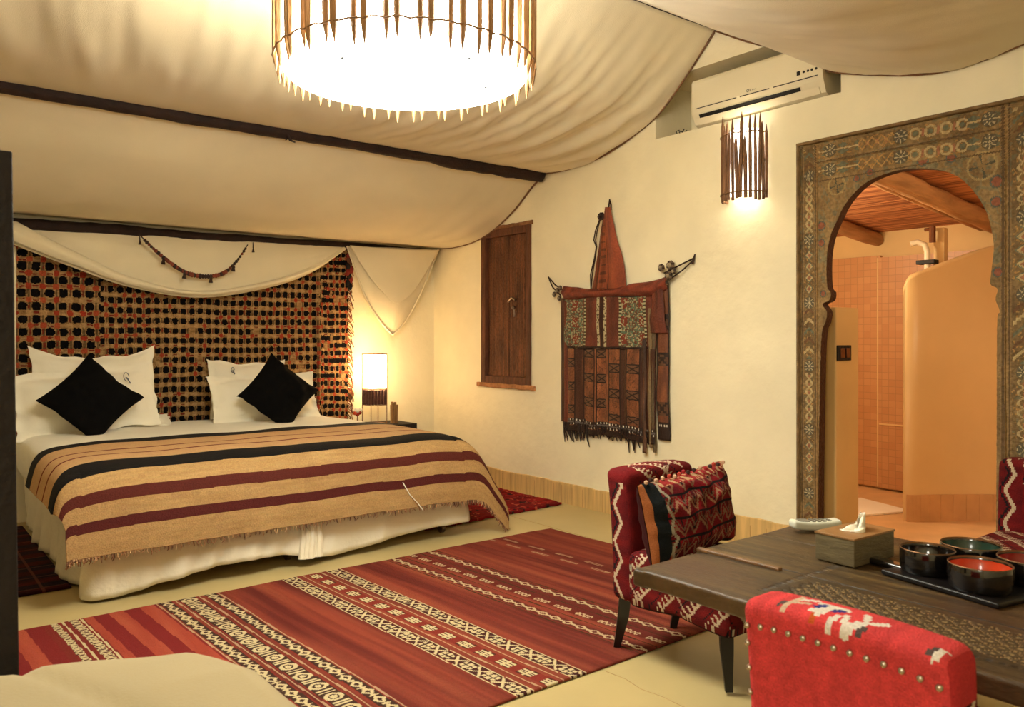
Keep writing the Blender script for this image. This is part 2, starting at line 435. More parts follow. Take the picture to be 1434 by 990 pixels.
# swag of cloth above the bed
sw_low = [(.50, 1.90), (.714, 1.814), (1.046, 1.687), (1.396, 1.569), (1.877, 1.511), (2.413, 1.611), (2.75, 1.745), (3.04, 1.94)]
def ztop(x): return 1.915+.045*(x-.5)/3.0
def swag_fn(u, v):
    x = .50+2.54*u; zb = interp(sw_low, x); zt = ztop(x); z = zt+(zb-zt)*v
    d = (zt-zb)
    y = 6.035-.02*sin(pi*min(1, v*1.1))*d-.03*v*d + .010*d*2*nz(x*1.2, v*7*(.4+d)+x*.8, 3)*sin(pi*v)
    return (x, y-.02*v, z)
mb = MB().grid(swag_fn, 150, 50)
sw = obj('bed_swag', mb, M['cloth'], base=(.5, 6.03, 1.9), weld=False, sharp=0, solid=.004)
tag(sw, 'wide cream cloth swag draped from the pole above the patterned hanging', 'curtain', 'cloth swags over the bed')
for q, (dz, dy, r) in enumerate([(0, -.030, .013), (.028, -.022, .009)]):
    path = []
    for i in range(71):
        x = .50+2.54*i/70; d = max(0, ztop(x)-interp(sw_low, x))
        k = min(1, d/.25)
        path.append((x, 6.0+dy*k+.02, interp(sw_low, x)+dz*k+.004))
    obj('rolled_hem', MB().tube(path, r, 8), M['cloth'], sw)
# loose wide roll at its left end
def hemband(u, v):
    x = .50+2.52*u; k = max(0, 1-u*2.2); gp = .035+.13*k**1.3; gp *= min(1, (1-u)*8)
    zl = interp(sw_low, x)+.004; gp = max(.004, min(gp, 1.945-zl)); y = 5.955+.004*k
    return (x, y-.026*sin(pi*v)*(min(1, (1-u)*8)), zl+gp*v+.006*nz(x*3, v*3))
obj('wide_hem', MB().grid(hemband, 120, 14), M['cloth'], sw, weld=False, sharp=0, solid=.004)

Lc = [(3.055, 1.962), (3.12, 1.80), (3.19, 1.62), (3.29, 1.44), (3.40, 1.31), (3.475, 1.242)]
Rc = [(3.945, 1.995), (3.86, 1.80), (3.78, 1.63), (3.69, 1.47), (3.60, 1.34), (3.482, 1.240)]
def side_swag(u, v):
    a = poly(Lc, v); b = poly(Rc, v)
    x = a[0]+(b[0]-a[0])*u; z = a[1]+(b[1]-a[1])*u-.05*sin(pi*u)*(1-v)*v*1.5
    wd = b[0]-a[0]
    y = 6.02-.07*sin(pi*u)*min(1, wd*2)*sin(pi*min(1, v*.8+.1))+.018*nz(u*5+v*2, v*2.5, 4)*wd
    return (x, y, z)
sb = obj('corner_swag', MB().grid(side_swag, 60, 60), M['cloth'], base=(3.5, 6.02, 1.97), weld=False, sharp=0, solid=.004)
tag(sb, 'small pointed cream cloth swag hanging in the corner above the bedside lamp', 'curtain', 'cloth swags over the bed')
L2 = [(3.06, 1.965), (3.15, 1.83), (3.25, 1.70), (3.37, 1.58), (3.47, 1.50)]
R2 = [(3.93, 1.99), (3.84, 1.86), (3.75, 1.73), (3.64, 1.60), (3.50, 1.50)]
def side_swag2(u, v):
    a = poly(L2, v); b = poly(R2, v)
    return (a[0]+(b[0]-a[0])*u, 5.965-.05*sin(pi*u)*(1-v)-.02*v, a[1]+(b[1]-a[1])*u-.02*sin(pi*u)*(1-v))
obj('fold', MB().grid(side_swag2, 40, 40), M['cloth'], sb, weld=False, sharp=0, solid=.004)
for Z, Yo in ((Lc, 6.015), (Rc, 6.015)):
    obj('rolled_hem', MB().tube([(poly(Z, i/30)[0], Yo-.008, poly(Z, i/30)[1]) for i in range(31)], .008, 6), M['cloth'], sb)

# dried bead garland hung on the swag
gar = thing('bead_garland', 'brown dried-bead garland looped against the cloth swag above the bed', 'garland', (1.85, 5.93, 1.66))
gp = [(1.455, 1.915), (1.53, 1.84), (1.631, 1.755), (1.72, 1.695), (1.802, 1.663), (1.92, 1.657), (2.032, 1.690), (2.13, 1.79), (2.205, 1.905)]
mb = MB(); n = 46
obj('cord', MB().tube([(poly(gp, i/40)[0], 5.935, poly(gp, i/40)[1]) for i in range(41)], .004, 6), M['dleather'], gar)
bcol = [M['leather'], M['dleather']]
for i in range(n):
    t = .06+.90*i/(n-1); q = poly(gp, t); k = sin(pi*t)
    r = .008+.007*k+.004*rnd.random()
    o = obj('bead', MB().ball((q[0], 5.932, q[1]-.002), r, 6, sc=(1, .8, 1.1)), bcol[rnd.random() < .5], gar)
for t in (.22, .42, .64, .83):
    q = poly(gp, t); mb = MB().tube([(q[0], 5.93, q[1]-.01), (q[0]-.003, 5.928, q[1]-.05)], [.006, .016], 7).ball((q[0], 5.928, q[1]-.02), .012, 8)
    obj('tassel', mb, M['dleather'], gar)
for x in (1.452, 2.245):
    obj('tassel', MB().tube([(x, 5.935, 1.925), (x, 5.93, 1.875), (x, 5.93, 1.85)], [.003, .005, .011], 6), M['dleather'], gar)

# ------------------------------------------------------------------ tufted hanging behind the bed
def tap_col(u, v, P):
    x, z = P[0], P[2]
    cx = .080 if x < 1.24 else .060; cz = .086 if x < 1.24 else .072
    if x > 2.86: cx, cz = .052, .062
    xx = x-.74+.006*nz(x*9, z*9)+.012*nz(x*1.3, z*2.2, 8); zz = z+.008*nz(x*7, z*9, 5)+.010*nz(x*2, z*1.5, 2)
    i = floor(xx/cx); j = floor(zz/cz); lx = xx/cx-i-.5; lz = zz/cz-j-.5
    e = .07*nz(x*55, z*55, 1)
    h = (math.sin(i*12.9898+j*78.233)*43758.5453) % 1.0
    h2 = (math.sin(i*39.346+j*11.135)*24634.6345) % 1.0
    tan = mixc((180, 144, 96), (132, 100, 64), .5+.9*nz(x*30, z*60, 3))
    if (abs(lx)/(.33+e))**3+(abs(lz)/(.31+e))**3 < 1 and h > .05: return (14, 12, 14)
    # offset lattice
    i2 = floor(xx/cx+.5); j2 = floor(zz/cz+.5); mx = xx/cx+.5-i2-.5; mz = zz/cz+.5-j2-.5
    redish = .55+.35*sin(x*2.1+.4)
    hh = (math.sin(i2*7.13+j2*51.7)*9431.1) % 1.0
    if (abs(mx)/(.23+e))**3+(abs(mz)/(.22+e))**3 < 1 and hh < redish: return mixc((158, 54, 38), (180, 92, 56), hh*1.2)
    if (abs(mx)/(.26+e))**3+(abs(mz)/(.22+e))**3 < 1: return mixc(tan, (196, 156, 104), .6)
    if abs(lx) < .22 and abs(lz) > .40+e and h2 < .22: return (118, 44, 34)
    if abs(lx) > .40+e and abs(lz) < .2 and h2 > .75: return (120, 50, 36)
    if abs(lx) > .42 : tan = mulc(tan, .66)
    if x > 2.86 and abs(mx) < .3+e and h2 < .45: return (22, 18, 18)
    return tan
def tap_fn(u, v):
    x = .72+2.38*u; z = .50+1.45*v
    y = 6.105+.012*nz(x*2.4, z*.5, 2)+.004*nz(x*40, z*40)
    if x > 2.84: y -= .018
    return (x+.012*(v-.5)*sin(u*3), y, z)
tp = obj('wall_hanging', MB().grid(tap_fn, 430, 270, tap_col), M['colpile'], base=(1.9, 6.10, .5), weld=False, sharp=0, solid=.010)
tag(tp, 'tufted black, red and tan checked hanging on the wall behind the bed', 'wall hanging')
mb = MB()
for i in range(85):
    z = .56+1.30*i/85; x = 3.10; l = .03+.035*rnd.random(); c = rnd.choice([(150, 110, 70), (120, 40, 30), (70, 46, 32), (176, 140, 96)])
    mb.tube([(x-.01, 6.08, z), (x+l*.5, 6.075, z-.02-.02*rnd.random()), (x+l*.8, 6.07, z-.06-.03*rnd.random())], [.005, .004, .003], 5, c=c)
obj('fringe', mb, M['col'], tp, kind='stuff', label='tan and red yarn fringe on the right edge')
mb = MB()
for i in range(12):
    x = 3.085+.04*rnd.random(); z = 1.94-.33*i/12
    mb.ball((x, 6.05, z), .028, 8, c=rnd.choice([(20, 16, 16), (130, 44, 32), (28, 20, 18), (96, 60, 40)]), sc=(.8, .5, 1.2))
obj('tassel', mb, M['col'], tp, label='dark and red knotted tassel at the top right corner')
mb = MB().tube([(.735, 6.10, .5), (.735, 6.10, 1.80)], .010, 6)
obj('edge_cord', mb, M['cloth'], tp)

# ------------------------------------------------------------------ bed
bed = thing('bed', 'wide double bed on two bases with pale gathered skirts', 'bed', (1.85, 5.1, 0))
for x0, x1 in ((.86, 1.84), (1.87, 2.84)):
    b = obj('bed_base', MB().rbox(((x0+x1)/2, 5.1, .20), ((x1-x0)/2, .98, .12), .02, .2), M['skirt'], bed)
    for lx in (x0+.08, x1-.06):
        for ly in (4.20, 6.0):
            obj('caster', MB().tube([(lx-.012, ly, .03), (lx+.012, ly, .03)], .03, 14).box(lx-.018, lx+.018, ly-.02, ly+.02, .035, .085), M['metal'], b)
obj('mattress', MB().rbox((1.85, 5.08, .445), (1.02, .985, .13), .06, .1), M['linen'], bed)
def skirt(path, hb, ht, name, seed, amp=.008):
    n = len(path)
    tot = [0]
    for i in range(1, n): tot.append(tot[-1]+hypot(path[i][0]-path[i-1][0], path[i][1]-path[i-1][1]))
    N = int(tot[-1]/.012)
    def at(s):
        for i in range(1, n):
            if s <= tot[i]+1e-9:
                t = (s-tot[i-1])/(tot[i]-tot[i-1]); dx = path[i][0]-path[i-1][0]; dy = path[i][1]-path[i-1][1]; L = hypot(dx, dy)
                return path[i-1][0]+dx*t, path[i-1][1]+dy*t, dy/L, -dx/L
    def fn(u, v):
        s = u*tot[-1]; x, y, nx, ny = at(min(s, tot[-1]))
        z0 = hb(u); z = ht+(z0-ht)*v
        a = amp*(.3+v)*(nz(s*5, seed, v*.6)*1.6+.5*nz(s*13+v*1.5, seed+3, v))-.0*v
        o = -.018*v+a
        return (x+nx*(-o), y+ny*(-o), z)
    return obj(name, MB().grid(fn, N, 14), M['skirt'], bed, weld=False, sharp=0, solid=.003)
def hemL(u):   # left + front of the left base
    return interp([(0, .01), (.50, .012), (.60, .015), (.69, .018), (.76, .055), (.86, .085), (.95, .075), (1, .04)], u)
skirt([(.79, 6.05), (.79, 4.20), (.80, 4.10), (.86, 4.055), (1.30, 4.045), (1.853, 4.055)], hemL, .42, 'bed_skirt', 1, .034)
def hemR(u): return interp([(0, .035), (.06, .03), (.15, .055), (.3, .085), (.45, .07), (.52, .06), (.6, .06), (1, .04)], u)
skirt([(1.862, 4.065), (2.80, 4.055), (2.86, 4.07), (2.88, 4.13), (2.88, 6.05)], hemR, .42, 'bed_skirt', 11, .02)
mb = MB()
for k in range(5):
    mb.tube([(1.80+.02*k, 4.035-.01*(k % 2), .30), (1.79+.022*k, 4.02-.012*(k % 3), .14), (1.775+.024*k, 4.00, .045)], [.006, .016, .02], 7)
obj('skirt_gather', mb, M['skirt'], bed, label='gathered cloth bunch where the two skirts meet')

# sheet / duvet
def bed_prof_x(x, xl, xr, R=.07):
    """drop near both long edges"""
    d = 0
    if x < xl+R: t = (xl+R-x)/R; d = R*(1-math.sqrt(max(0, 1-min(1, t)**2)))
    if x > xr-R: t = (x-(xr-R))/R; d = R*(1-math.sqrt(max(0, 1-min(1, t)**2)))
    return d
def path_len(pts, n=200):
    return None
dX = [(0, .745, .31), (.06, .70, .25), (.12, .675, .16), (.17, .69, .08), (.22, .75, .025), (.30, .86, .0)]
dvX = [(.785, .28), (.755, .22), (.735, .14), (.725, .08), (.735, .035), (.78, .008), (.88, 0), (1.3, -.006), (1.8, 0), (2.3, -.004), (2.72, 0), (2.80, .012), (2.855, .045), (2.878, .10), (2.885, .16), (2.885, .22), (2.88, .27)]
dvY = [(6.072, .02), (6.0, 0), (5.7, 0), (5.3, 0), (4.9, 0), (4.5, 0), (4.22, .004), (4.10, .02), (4.035, .06), (4.01, .12), (4.01, .18), (4.02, .22)]
def duvet_fn(u, v):
    a = poly(dvX, u); b = poly(dvY, v)
    d = a[1]+b[1] if min(a[1], b[1]) < .02 else hypot(a[1], b[1])
    x = a[0]; y = b[0]
    side = 1 if .15 < u < .85 else .3
    z = .600-d+.010*nz(x*2.5, y*2.5, 3)*side+.006*nz(x*7+y*4, y*5, 4)*side
    return (x+.006*nz(y*6, d*8), y+.005*nz(x*6, d*8), z)
dv = obj('duvet', MB().grid(duvet_fn, 120, 90), M['linen'], base=(1.83, 5.05, .5), weld=False, sharp=0, solid=.012)
tag(dv, 'smooth white duvet covering the whole bed under the striped blanket', 'duvet')

# striped blanket
bx = [(.625, .175), (.640, .11), (.665, .055), (.72, .015), (.85, 0), (1.2, -.003), (1.6, 0), (2.0, -.002), (2.4, 0), (2.68, 0), (2.83, .018), (2.91, .07), (2.965, .15), (3.02, .25), (3.09, .36), (3.13, .44)]
LEN = 1.335
by = [(0, 5.0, 0), (.4, 4.6, 0), (.75, 4.25, .002), (.87, 4.13, .010), (.95, 4.055, .035), (1.00, 4.015, .070), (1.06, 3.99, .12), (1.16, 3.972, .215), (1.25, 3.96, .30), (LEN, 3.955, .385)]
byY = [(a, b) for a, b, c in by]; byD = [(a, c) for a, b, c in by]
def blanket_xyz(u, w, off=0):
    a = poly(bx, u)
    if u < .3: w0 = .22*exp(-(a[0]-.62)/.13)
    else: w0 = 0
    ww = w0+(LEN-w0)*w/LEN if w < LEN else w
    if u > .80: ww = ww+(u-.8)*.10*(ww/LEN)
    y = interp(byY, min(ww, LEN)); d2 = interp(byD, min(ww, LEN))
    if ww > LEN: d2 += (ww-LEN)
    d1 = a[1]
    hemw = .012*nz(a[0]*4, 1)*(w/LEN)**3+.012*nz(a[0]*1.1, 6)*(w/LEN)**2
    front = max(0, min(1, (d2-.05)/.2))
    if u < .3: d1 = d1*(1-.65*front); y += 0
    d = d1+d2 if min(d1, d2) < .01 else math.sqrt(d1*d1+d2*d2+.35*d1*d2)
    z = max(.02, .622-d+hemw+.008*nz(a[0]*3, w*3, 5)*(1-front))
    rr = max(0, min(1, d1/.3)) if u > .6 else 0
    x = a[0]+.010*nz(y*3, d*5)+.03*rr*nz(w*5, 3, 2)
    y = y-.025*front*(nz(a[0]*2.3, d*2, 8))-.02*front*rr*sin(w*5)+off
    if u < .3: x += .05*front*(1-u/.3)
    return (x, y, z)
def bl_col(u, v, P):
    w = v*LEN + .006*nz(P[0]*3, 1.7)
    tan = mixc((182, 148, 98), (162, 126, 80), .5+.35*nz(P[0]*8, w*18, 2)+.4*nz(P[0]*5, w*70, 4)); tan = mulc(tan, 1+.05*nz(P[0]*60, w*60))
    if w < .17: c = (13, 10, 10)
    elif w < .79: c = mixc(tan, (214, 168, 124), .5)
    else: c = tan
    for q in (.42, .60):
        if abs(w-q) < .013: c = (108, 32, 26)
    if .79 < w < .94: c = (13, 10, 10)
    if 1.03 < w < 1.088: c = (84, 30, 26)
    if 1.165 < w < 1.217: c = (80, 28, 25)
    return tuple(round(q/4)*4 for q in c)
bl = obj('striped_blanket', MB().grid(lambda u, v: blanket_xyz(u, v*LEN), 170, 440, bl_col), M['col'], base=(1.85, 4.5, .6), weld=False, sharp=0, solid=.008)
tag(bl, 'tan wool blanket with black and maroon stripes over the foot of the bed', 'blanket')
mb = MB()
for i in range(300):
    u = .01+.97*i/300+.001*rnd.random(); p0 = blanket_xyz(u, LEN)
    l = .012+.022*rnd.random(); c = rnd.choice([(120, 84, 60), (150, 110, 76), (92, 60, 44), (186, 150, 110)])
    if p0[2]-l < .004: continue
    mb.tube([(p0[0], p0[1], p0[2]+.003), (p0[0]+.01*(rnd.random()-.5), p0[1]-.006, p0[2]-l*.5), (p0[0]+.02*(rnd.random()-.5), p0[1]-.002, p0[2]-l)], [.003, .003, .0015], 4, c=c)
obj('fringe', mb, M['col'], bl, kind='stuff', label='short frayed brown fringe along the hem')
pa = blanket_xyz(.53, 1.20); pb = blanket_xyz(.545, LEN)
obj('loose_thread', MB().tube([(pa[0]-.02, pa[1]-.008, pa[2]+.02), (pa[0]+.02, pa[1]-.014, pa[2]-.05), (pb[0], pb[1]-.012, pb[2]+.02), (pb[0]+.03, pb[1]-.01, pb[2]-.02)], .003, 5), M['linen'], bl)

# pillows
def pillow(name, loc, w, h, t, tilt, roll, m, label, cat, group, yaw=0, pinch=.10, flange=.0, sag=0, nrm=26, seed=0, base_z=None, colf=None, matcolr=None, corner=0):
    R = Matrix.Translation(loc) @ Matrix.Rotation(yaw, 4, 'Z') @ Matrix.Rotation(tilt, 4, 'X') @ Matrix.Rotation(roll, 4, 'Y')
    def side(sg):
        def fn(u, v):
            a, b = 2*u-1, 2*v-1
            k = 1-pinch*(1-b*b)*abs(a)**2; l = 1-pinch*(1-a*a)*abs(b)**2
            x = a*k*w/2; z = b*l*h/2
            fa = 1-flange/(w/2) if flange else 1; fb = 1-flange/(h/2) if flange else 1
            aa, bb = min(1, abs(a)/fa), min(1, abs(b)/fb)
            T_ = (max(0, 1-aa**3)**.6)*(max(0, 1-bb**3)**.6)
            y = sg*(t/2*T_+.002)
            y += .020*nz(a*1.7+seed, b*1.7, seed)*T_+.014*nz(a*4+seed, b*3, seed+4)*(T_+.15)+.010*abs(nz(a*3+b*2+seed, b*4-a, seed+7))*T_
            if flange and (aa >= 1 or bb >= 1): y += .018*nz(a*5+seed, b*5+seed, 3)
            z += .012*nz(a*3, b*3+seed, 9)+(.020*nz(a*2.5, seed) if flange else 0)*b; x += (.016*nz(b*3, seed+2) if flange else 0)*a
            if sag: z -= sag*(1-a*a)*max(0, b)
            return tuple(R @ Vector((x, y, z)))
        return fn
    mb = MB().grid(side(-1), nrm*(3 if colf else 1), nrm*(3 if colf else 1), (lambda u, v, P: colf(2*u-1, 2*v-1, -1)) if colf else None)
    mb.grid(side(1), nrm*(3 if colf else 1), nrm*(3 if colf else 1), (lambda u, v, P: colf(2*u-1, 2*v-1, 1)) if colf else None)
    o = obj(name, mb, m, base=tuple(loc), weld=True, sharp=0)
    if label: tag(o, label, cat, group)
    return o, R
G = 'pillows at the head of the bed'
S = -radians(14)
pB, _ = pillow('pillow', (1.19, 5.99, .91), .78, .50, .15, S, radians(0), M['linen'], 'white pillow standing at the back left against the hanging, highest of the left pile', 'pillow', G, sag=.07, pinch=.06, flange=.03, seed=1)
pF, RF = pillow('pillow', (1.105, 5.82, .80), .85, .44, .18, S-.10, radians(-5), M['linen'], 'embroidered white pillow directly behind the left black cushion', 'pillow', G, pinch=.05, flange=.05, seed=3)
pR, RR = pillow('pillow', (2.235, 5.99, .83), .60, .46, .14, S, radians(1), M['linen'], 'white pillow standing at the back right against the hanging', 'pillow', G, sag=.03, pinch=.05, flange=.03, seed=5)
pQ, _ = pillow('pillow', (2.30, 5.83, .765), .82, .37, .16, S-.12, radians(-1), M['linen'], 'lower white pillow directly behind the right black cushion', 'pillow', G, pinch=.05, flange=.045, seed=8)
pillow('pillow', (1.35, 5.93, .635), .62, .24, .08, radians(-72), radians(3), M['linen'], 'flat white pillow lying under the embroidered left pillow', 'pillow', G, pinch=.04, flange=.03, seed=12)
pillow('black_cushion', (1.09, 5.60, .825), .435, .435, .15, S-.16, radians(46), M['blackcloth'], 'square black cushion stood on its corner in the left pillow pile', 'cushion', 'black diamond cushions on the bed', pinch=.10, seed=15, nrm=30)
pillow('black_cushion', (2.31, 5.60, .812), .44, .44, .15, S-.14, radians(43), M['blackcloth'], 'square black cushion stood on its corner in the right pillow pile', 'cushion', 'black diamond cushions on the bed', pinch=.10, seed=18, nrm=30)
def emb(R, x, z, y, s, parent):
    mb = MB(); pts = [(x+s*.55*cos(t), y, z+s*sin(t)) for t in [i*2*pi/14 for i in range(12)]]
    mb.tube([tuple(R @ Vector(p)) for p in pts], .0028, 5)
    mb.tube([tuple(R @ Vector((x+s*.2*k, y, z-s*(.1+.5*k)))) for k in (0, 1, 2, 3)], .004, 5)
    mb.tube([tuple(R @ Vector((x-s*.3+s*.35*k, y, z-s*(.2+.2*k)))) for k in (0, 1, 2)], .003, 5)
    obj('embroidery', mb, mat('blue_grey_thread', (92, 98, 112), .8, .1, 10, 0), parent, label='small oval blue-grey embroidered emblem')
emb(RF, .235, .105, -.098, .03, pF)
emb(RR, -.14, .125, -.078, .02, pR)

# ------------------------------------------------------------------ nightstand and its things
ns = thing('nightstand', 'small dark wooden nightstand in the corner beside the bed', 'nightstand', (3.27, 5.92, 0))
obj('table_top', MB().rbox((3.27, 5.92, .478), (.29, .18, .024), .005, .1), M['darkwood'], ns)
obj('drawer', MB().rbox((3.27, 5.93, .39), (.26, .16, .06), .005, .1), M['darkwood'], ns)
for sx in (-1, 1):
    for sy in (-1, 1): obj('leg', MB().tube([(3.27+sx*.24, 5.93+sy*.14, .33), (3.27+sx*.24, 5.93+sy*.14, 0)], [.022, .014], 8), M['darkwood'], ns)
lamp = thing('table_lamp', 'glowing square bedside lamp with a white shade and dark bead strips', 'lamp', (3.24, 5.90, .503))
shade_m = emit('bedside_shade', (1, .66, .32), 15)
Rz = Matrix.Translation((3.25, 5.90, 0)) @ Matrix.Rotation(radians(0), 4, 'Z')
mb = MB()
for k in range(4):
    Q = Rz @ Matrix.Rotation(k*pi/2, 4, 'Z')
    mb.add([tuple(Q @ Vector(p)) for p in [(-.07, -.07, .80), (.07, -.07, .80), (.07, -.07, 1.07), (-.07, -.07, 1.07)]], [(0, 1, 2, 3)])
obj('lamp_shade', mb, shade_m, lamp, smooth=False)
fr = MB()
for sx in (-1, 1):
    for sy in (-1, 1):
        fr.tube([tuple(Rz @ Vector((sx*.073, sy*.073, .51))), tuple(Rz @ Vector((sx*.073, sy*.073, 1.08)))], .0035, 6)
for z in (.51, .66, .79, 1.08):
    q = [tuple(Rz @ Vector((a*.073, b*.073, z))) for a, b in ((-1, -1), (1, -1), (1, 1), (-1, 1), (-1, -1))]
    for i in range(4): fr.tube([q[i], q[i+1]], .003, 6)
obj('frame', fr, M['brass'], lamp)
for k in range(4):
    Q = Rz @ Matrix.Rotation(k*pi/2, 4, 'Z')
    for i in range(5):
        x = -.056+.028*i
        obj('bead_strip', MB().tube([tuple(Q @ Vector((x, -.072, .665))), tuple(Q @ Vector((x, -.074, .72))), tuple(Q @ Vector((x, -.072, .785)))], .0115, 8, lump=.2), mat('purple_brown_bead', (74, 42, 38), .5, .4, 40, .4, 80) if (k+i) == 0 else bpy.data.materials['purple_brown_bead'], lamp)
obj('base', MB().rbox((3.24, 5.90, .5075), (.08, .08, .004), .002, .1, M=None), M['brass'], lamp)
dsc = MB().lathe([(0, 0), (.045, .002), (.052, .010), (.045, .018), (0, .022)], (0, 0, 0), 24)
dsc.v = [(3.13+p[0], 6.135-p[2], .74+p[1]) for p in dsc.v]
tag(obj('bronze_disc', dsc, M['bronze_switch'], base=(3.13, 6.13, .74)), 'round bronze wall fitting just left of the bedside lamp', 'wall fitting')
orn = thing('bead_ornament', 'little red and white beaded ornament on the nightstand left of the lamp', 'ornament', (3.06, 5.84, .503))
obj('stem', MB().tube([(3.06, 5.84, .503), (3.062, 5.84, .59)], .004, 6).lathe([(.0, .0), (.022, 0), (.018, .006), (0, .008)], (3.06, 5.84, .503), 12), M['brass'], orn)
for k, (dx, dz, c) in enumerate([(-.022, .01, 'red_glaze'), (.0, .03, 'linen'), (.02, .012, 'dkred_glaze'), (.0, .0, 'dkred_glaze'), (-.014, .032, 'linen'), (.026, .034, 'linen')]):
    obj('bead', MB().ball((3.06+dx, 5.835, .598+dz), .017, 10), M[c], orn)
cup = MB()
for k in range(7):
    th = k*2*pi/7; cup.tube([(3.41+.02*cos(th), 5.86+.02*sin(th), .503), (3.412+.024*cos(th), 5.86+.024*sin(th), .655+.012*(k % 3))], .011, 7)
cp = tag(obj('cane_cup', cup, M['stick'], base=(3.41, 5.86, .503)), 'upright bundle-shaped cane cup on the nightstand right of the lamp', 'cup')
sp = thing('wall_switch', 'square brown switch plate on the wall behind the bedside lamp', 'light switch', (3.42, 6.138, 1.03))
obj('plate', MB().rbox((3.42, 6.132, 1.03), (.043, .006, .045), .003, .05), M['bronze_switch'], sp)
obj('button', MB().rbox((3.42, 6.124, 1.03), (.016, .005, .02), .002, .05), M['brass'], sp)

# ------------------------------------------------------------------ rugs
def diamond(a, b, A, B_): return abs(a)/A+abs(b)/B_
def rug_col(u, v, P):
    x, y = P[0], P[1]; xb = x-.055*(3.85-y)+.006*nz(y*1.5, x*2)
    s = nz(xb*9, y*.55, 1)+.6*nz(xb*26, y*.9, 2)+.35*nz(xb*60, y*2, 6)
    c = mixc((142, 64, 46), (100, 38, 32), .5-.85*s)
    c = mixc(c, (164, 90, 62), max(0, nz(xb*14, y*.8, 11))*.9)
    if xb < 1.0:
        k = floor(xb/.062) % 2
        c = mixc((160, 66, 50), (176, 84, 62), .5+nz(xb*20, y*3)) if k else (126, 38, 38)
        if .555 < xb < .71: c = (124, 42, 38)
    dk, cr, crd = (66, 42, 34), (206, 186, 146), (130, 46, 38)
    yy = y+.01*nz(y*3, 4)
    def per(p, o=0): return ((yy+o) % p)-p/2
    if abs(xb-.60) < .014:
        return cr if abs(abs(per(.03))-abs(xb-.60)*.9) < .005 or abs(abs(per(.03))-.008) < .003 else (84, 40, 34)
    if abs(xb-.672) < .018:
        return cr if abs(abs(per(.04))-abs(xb-.672)*.9) < .006 or abs(abs(per(.04))-.012) < .003 else (84, 40, 34)
    if abs(xb-.632) < .004 or abs(xb-.70) < .004: return cr
    for cx, grp in ((1.04, 0), (1.24, 0)):
        if abs(xb-cx) < .030:
            dd = diamond(xb-cx, per(.075), .026, .034)
            if .40 < dd < .95: return cr
            d3 = diamond(xb-cx, per(.075, .0375), .02, .008)
            if d3 < 1: return cr
            return dk if abs(xb-cx) < .026 else crd
    if abs(xb-1.135) < .040:
        q = per(.11); a = xb-1.135
        dd = max(abs(a)/.034, abs(q)/.032)
        if dd < 1 and (diamond(a, q, .045, .042) < 1) and not (.012 < hypot(a, q) < .019): return cr
        if abs(abs(q)-.045) < .005 and abs(a) < .030: return cr
        return dk if abs(a) < .036 else crd
    for cx in (1.085, 1.19, 1.275, 1.005): 
        if abs(xb-cx) < .0035: return mixc(cr, c, .3)
    for cx in (1.63, 1.87):
        if abs(xb-cx) < .032:
            q = per(.13); a = xb-cx
            if abs(abs(a)-abs(abs(q)-.065)*.9) < .007 and abs(q) > .03: return cr
            if abs(q) < .034 and abs(a) < .026-.010*abs(q)/.034:
                if (abs(abs(q)-.012) < .003) or abs(a) < .003: return dk
                return cr
            return (70, 30, 28)
        if .034 < abs(xb-cx) < .039: return cr
    if abs(xb-1.75) < .030:
        q = per(.12); a = xb-1.75
        if abs(q) < .036 and abs(a) < .026:
            if abs(a) < .004 or (abs(abs(a)-.014) < .005) or abs(q) < .006: return cr
            return (80, 40, 30)
        return crd
    for cx in (1.70, 1.80):
        if abs(xb-cx) < .003: return mixc(cr, c, .3)
    for cx in (2.225, 2.455):
        if abs(xb-cx) < .024:
            q = per(.075); a = xb-cx
            if .5 < diamond(a, q, .022, .037) < 1.05 or diamond(a, per(.075, .0375), .01, .012) < 1: return mixc(cr, c, .12)
            return (98, 40, 30)
    if abs(xb-2.34) < .022:
        q = per(.13); a = xb-2.34
        if abs(q) < .045 and (abs(a-.012*sin(q*140)) < .006 or abs(a+.012*sin(q*140)) < .005): return mixc(cr, c, .12)
        return (104, 38, 28)
    for cx in (2.185, 2.495, 2.285, 2.395):
        if abs(xb-cx) < .0035: return (70, 46, 26)
    for cx, o in ((2.89, 0), (2.96, .11)):
        if abs(xb-cx) < .014 and abs(per(.22, o)) < .062 and int(xb/.006) % 2 == 0: return mixc(cr, c, .25)
    return c
def rug_fn(u, v):
    x = -.25+3.60*u; y = 2.095+1.74*v
    xs = x
    e = .018*nz(v*4, 7)*(u > .97)
    x = x+e + (.055*(3.85-y) if u > .9 else .055*(3.85-y)*u/.9)*(1 if u > .3 else u/.3)
    y2 = y+(.014*nz(x*1.3, 3) if v < .02 or v > .98 else .014*nz(x*1.3, 3)*(abs(v-.5)*2))
    if u > .96 and v > .9: y2 -= (u-.96)*.9*(v-.9)*10*.4
    z = .006+.0025*nz(x*3, y*3)+.0012*nz(x*14, y*5)
    return (x, y2, z)
rg = obj('kilim_rug', MB().grid(rug_fn, 720, 320, lambda u, v, P: tuple(int(q/3)*3 for q in rug_col(u, v, P))), M['colrug'], base=(1.6, 2.95, 0), weld=False, sharp=0, solid=.008)
tag(rg, 'large rust-red flatwoven rug with cream patterned bands on the floor before the bed', 'rug', 'rugs on the floor')
def rug2_col(u, v, P):
    s = nz(P[0]*4, P[1]*22, 3); c = mixc((150, 30, 30), (104, 20, 22), .5-s)
    if nz(P[0]*30, P[1]*14, 5) > .28 and (P[1] % .16) < .07: c = (46, 26, 28)
    if nz(P[0]*40, P[1]*30, 9) > .38: c = (190, 84, 60)
    return c
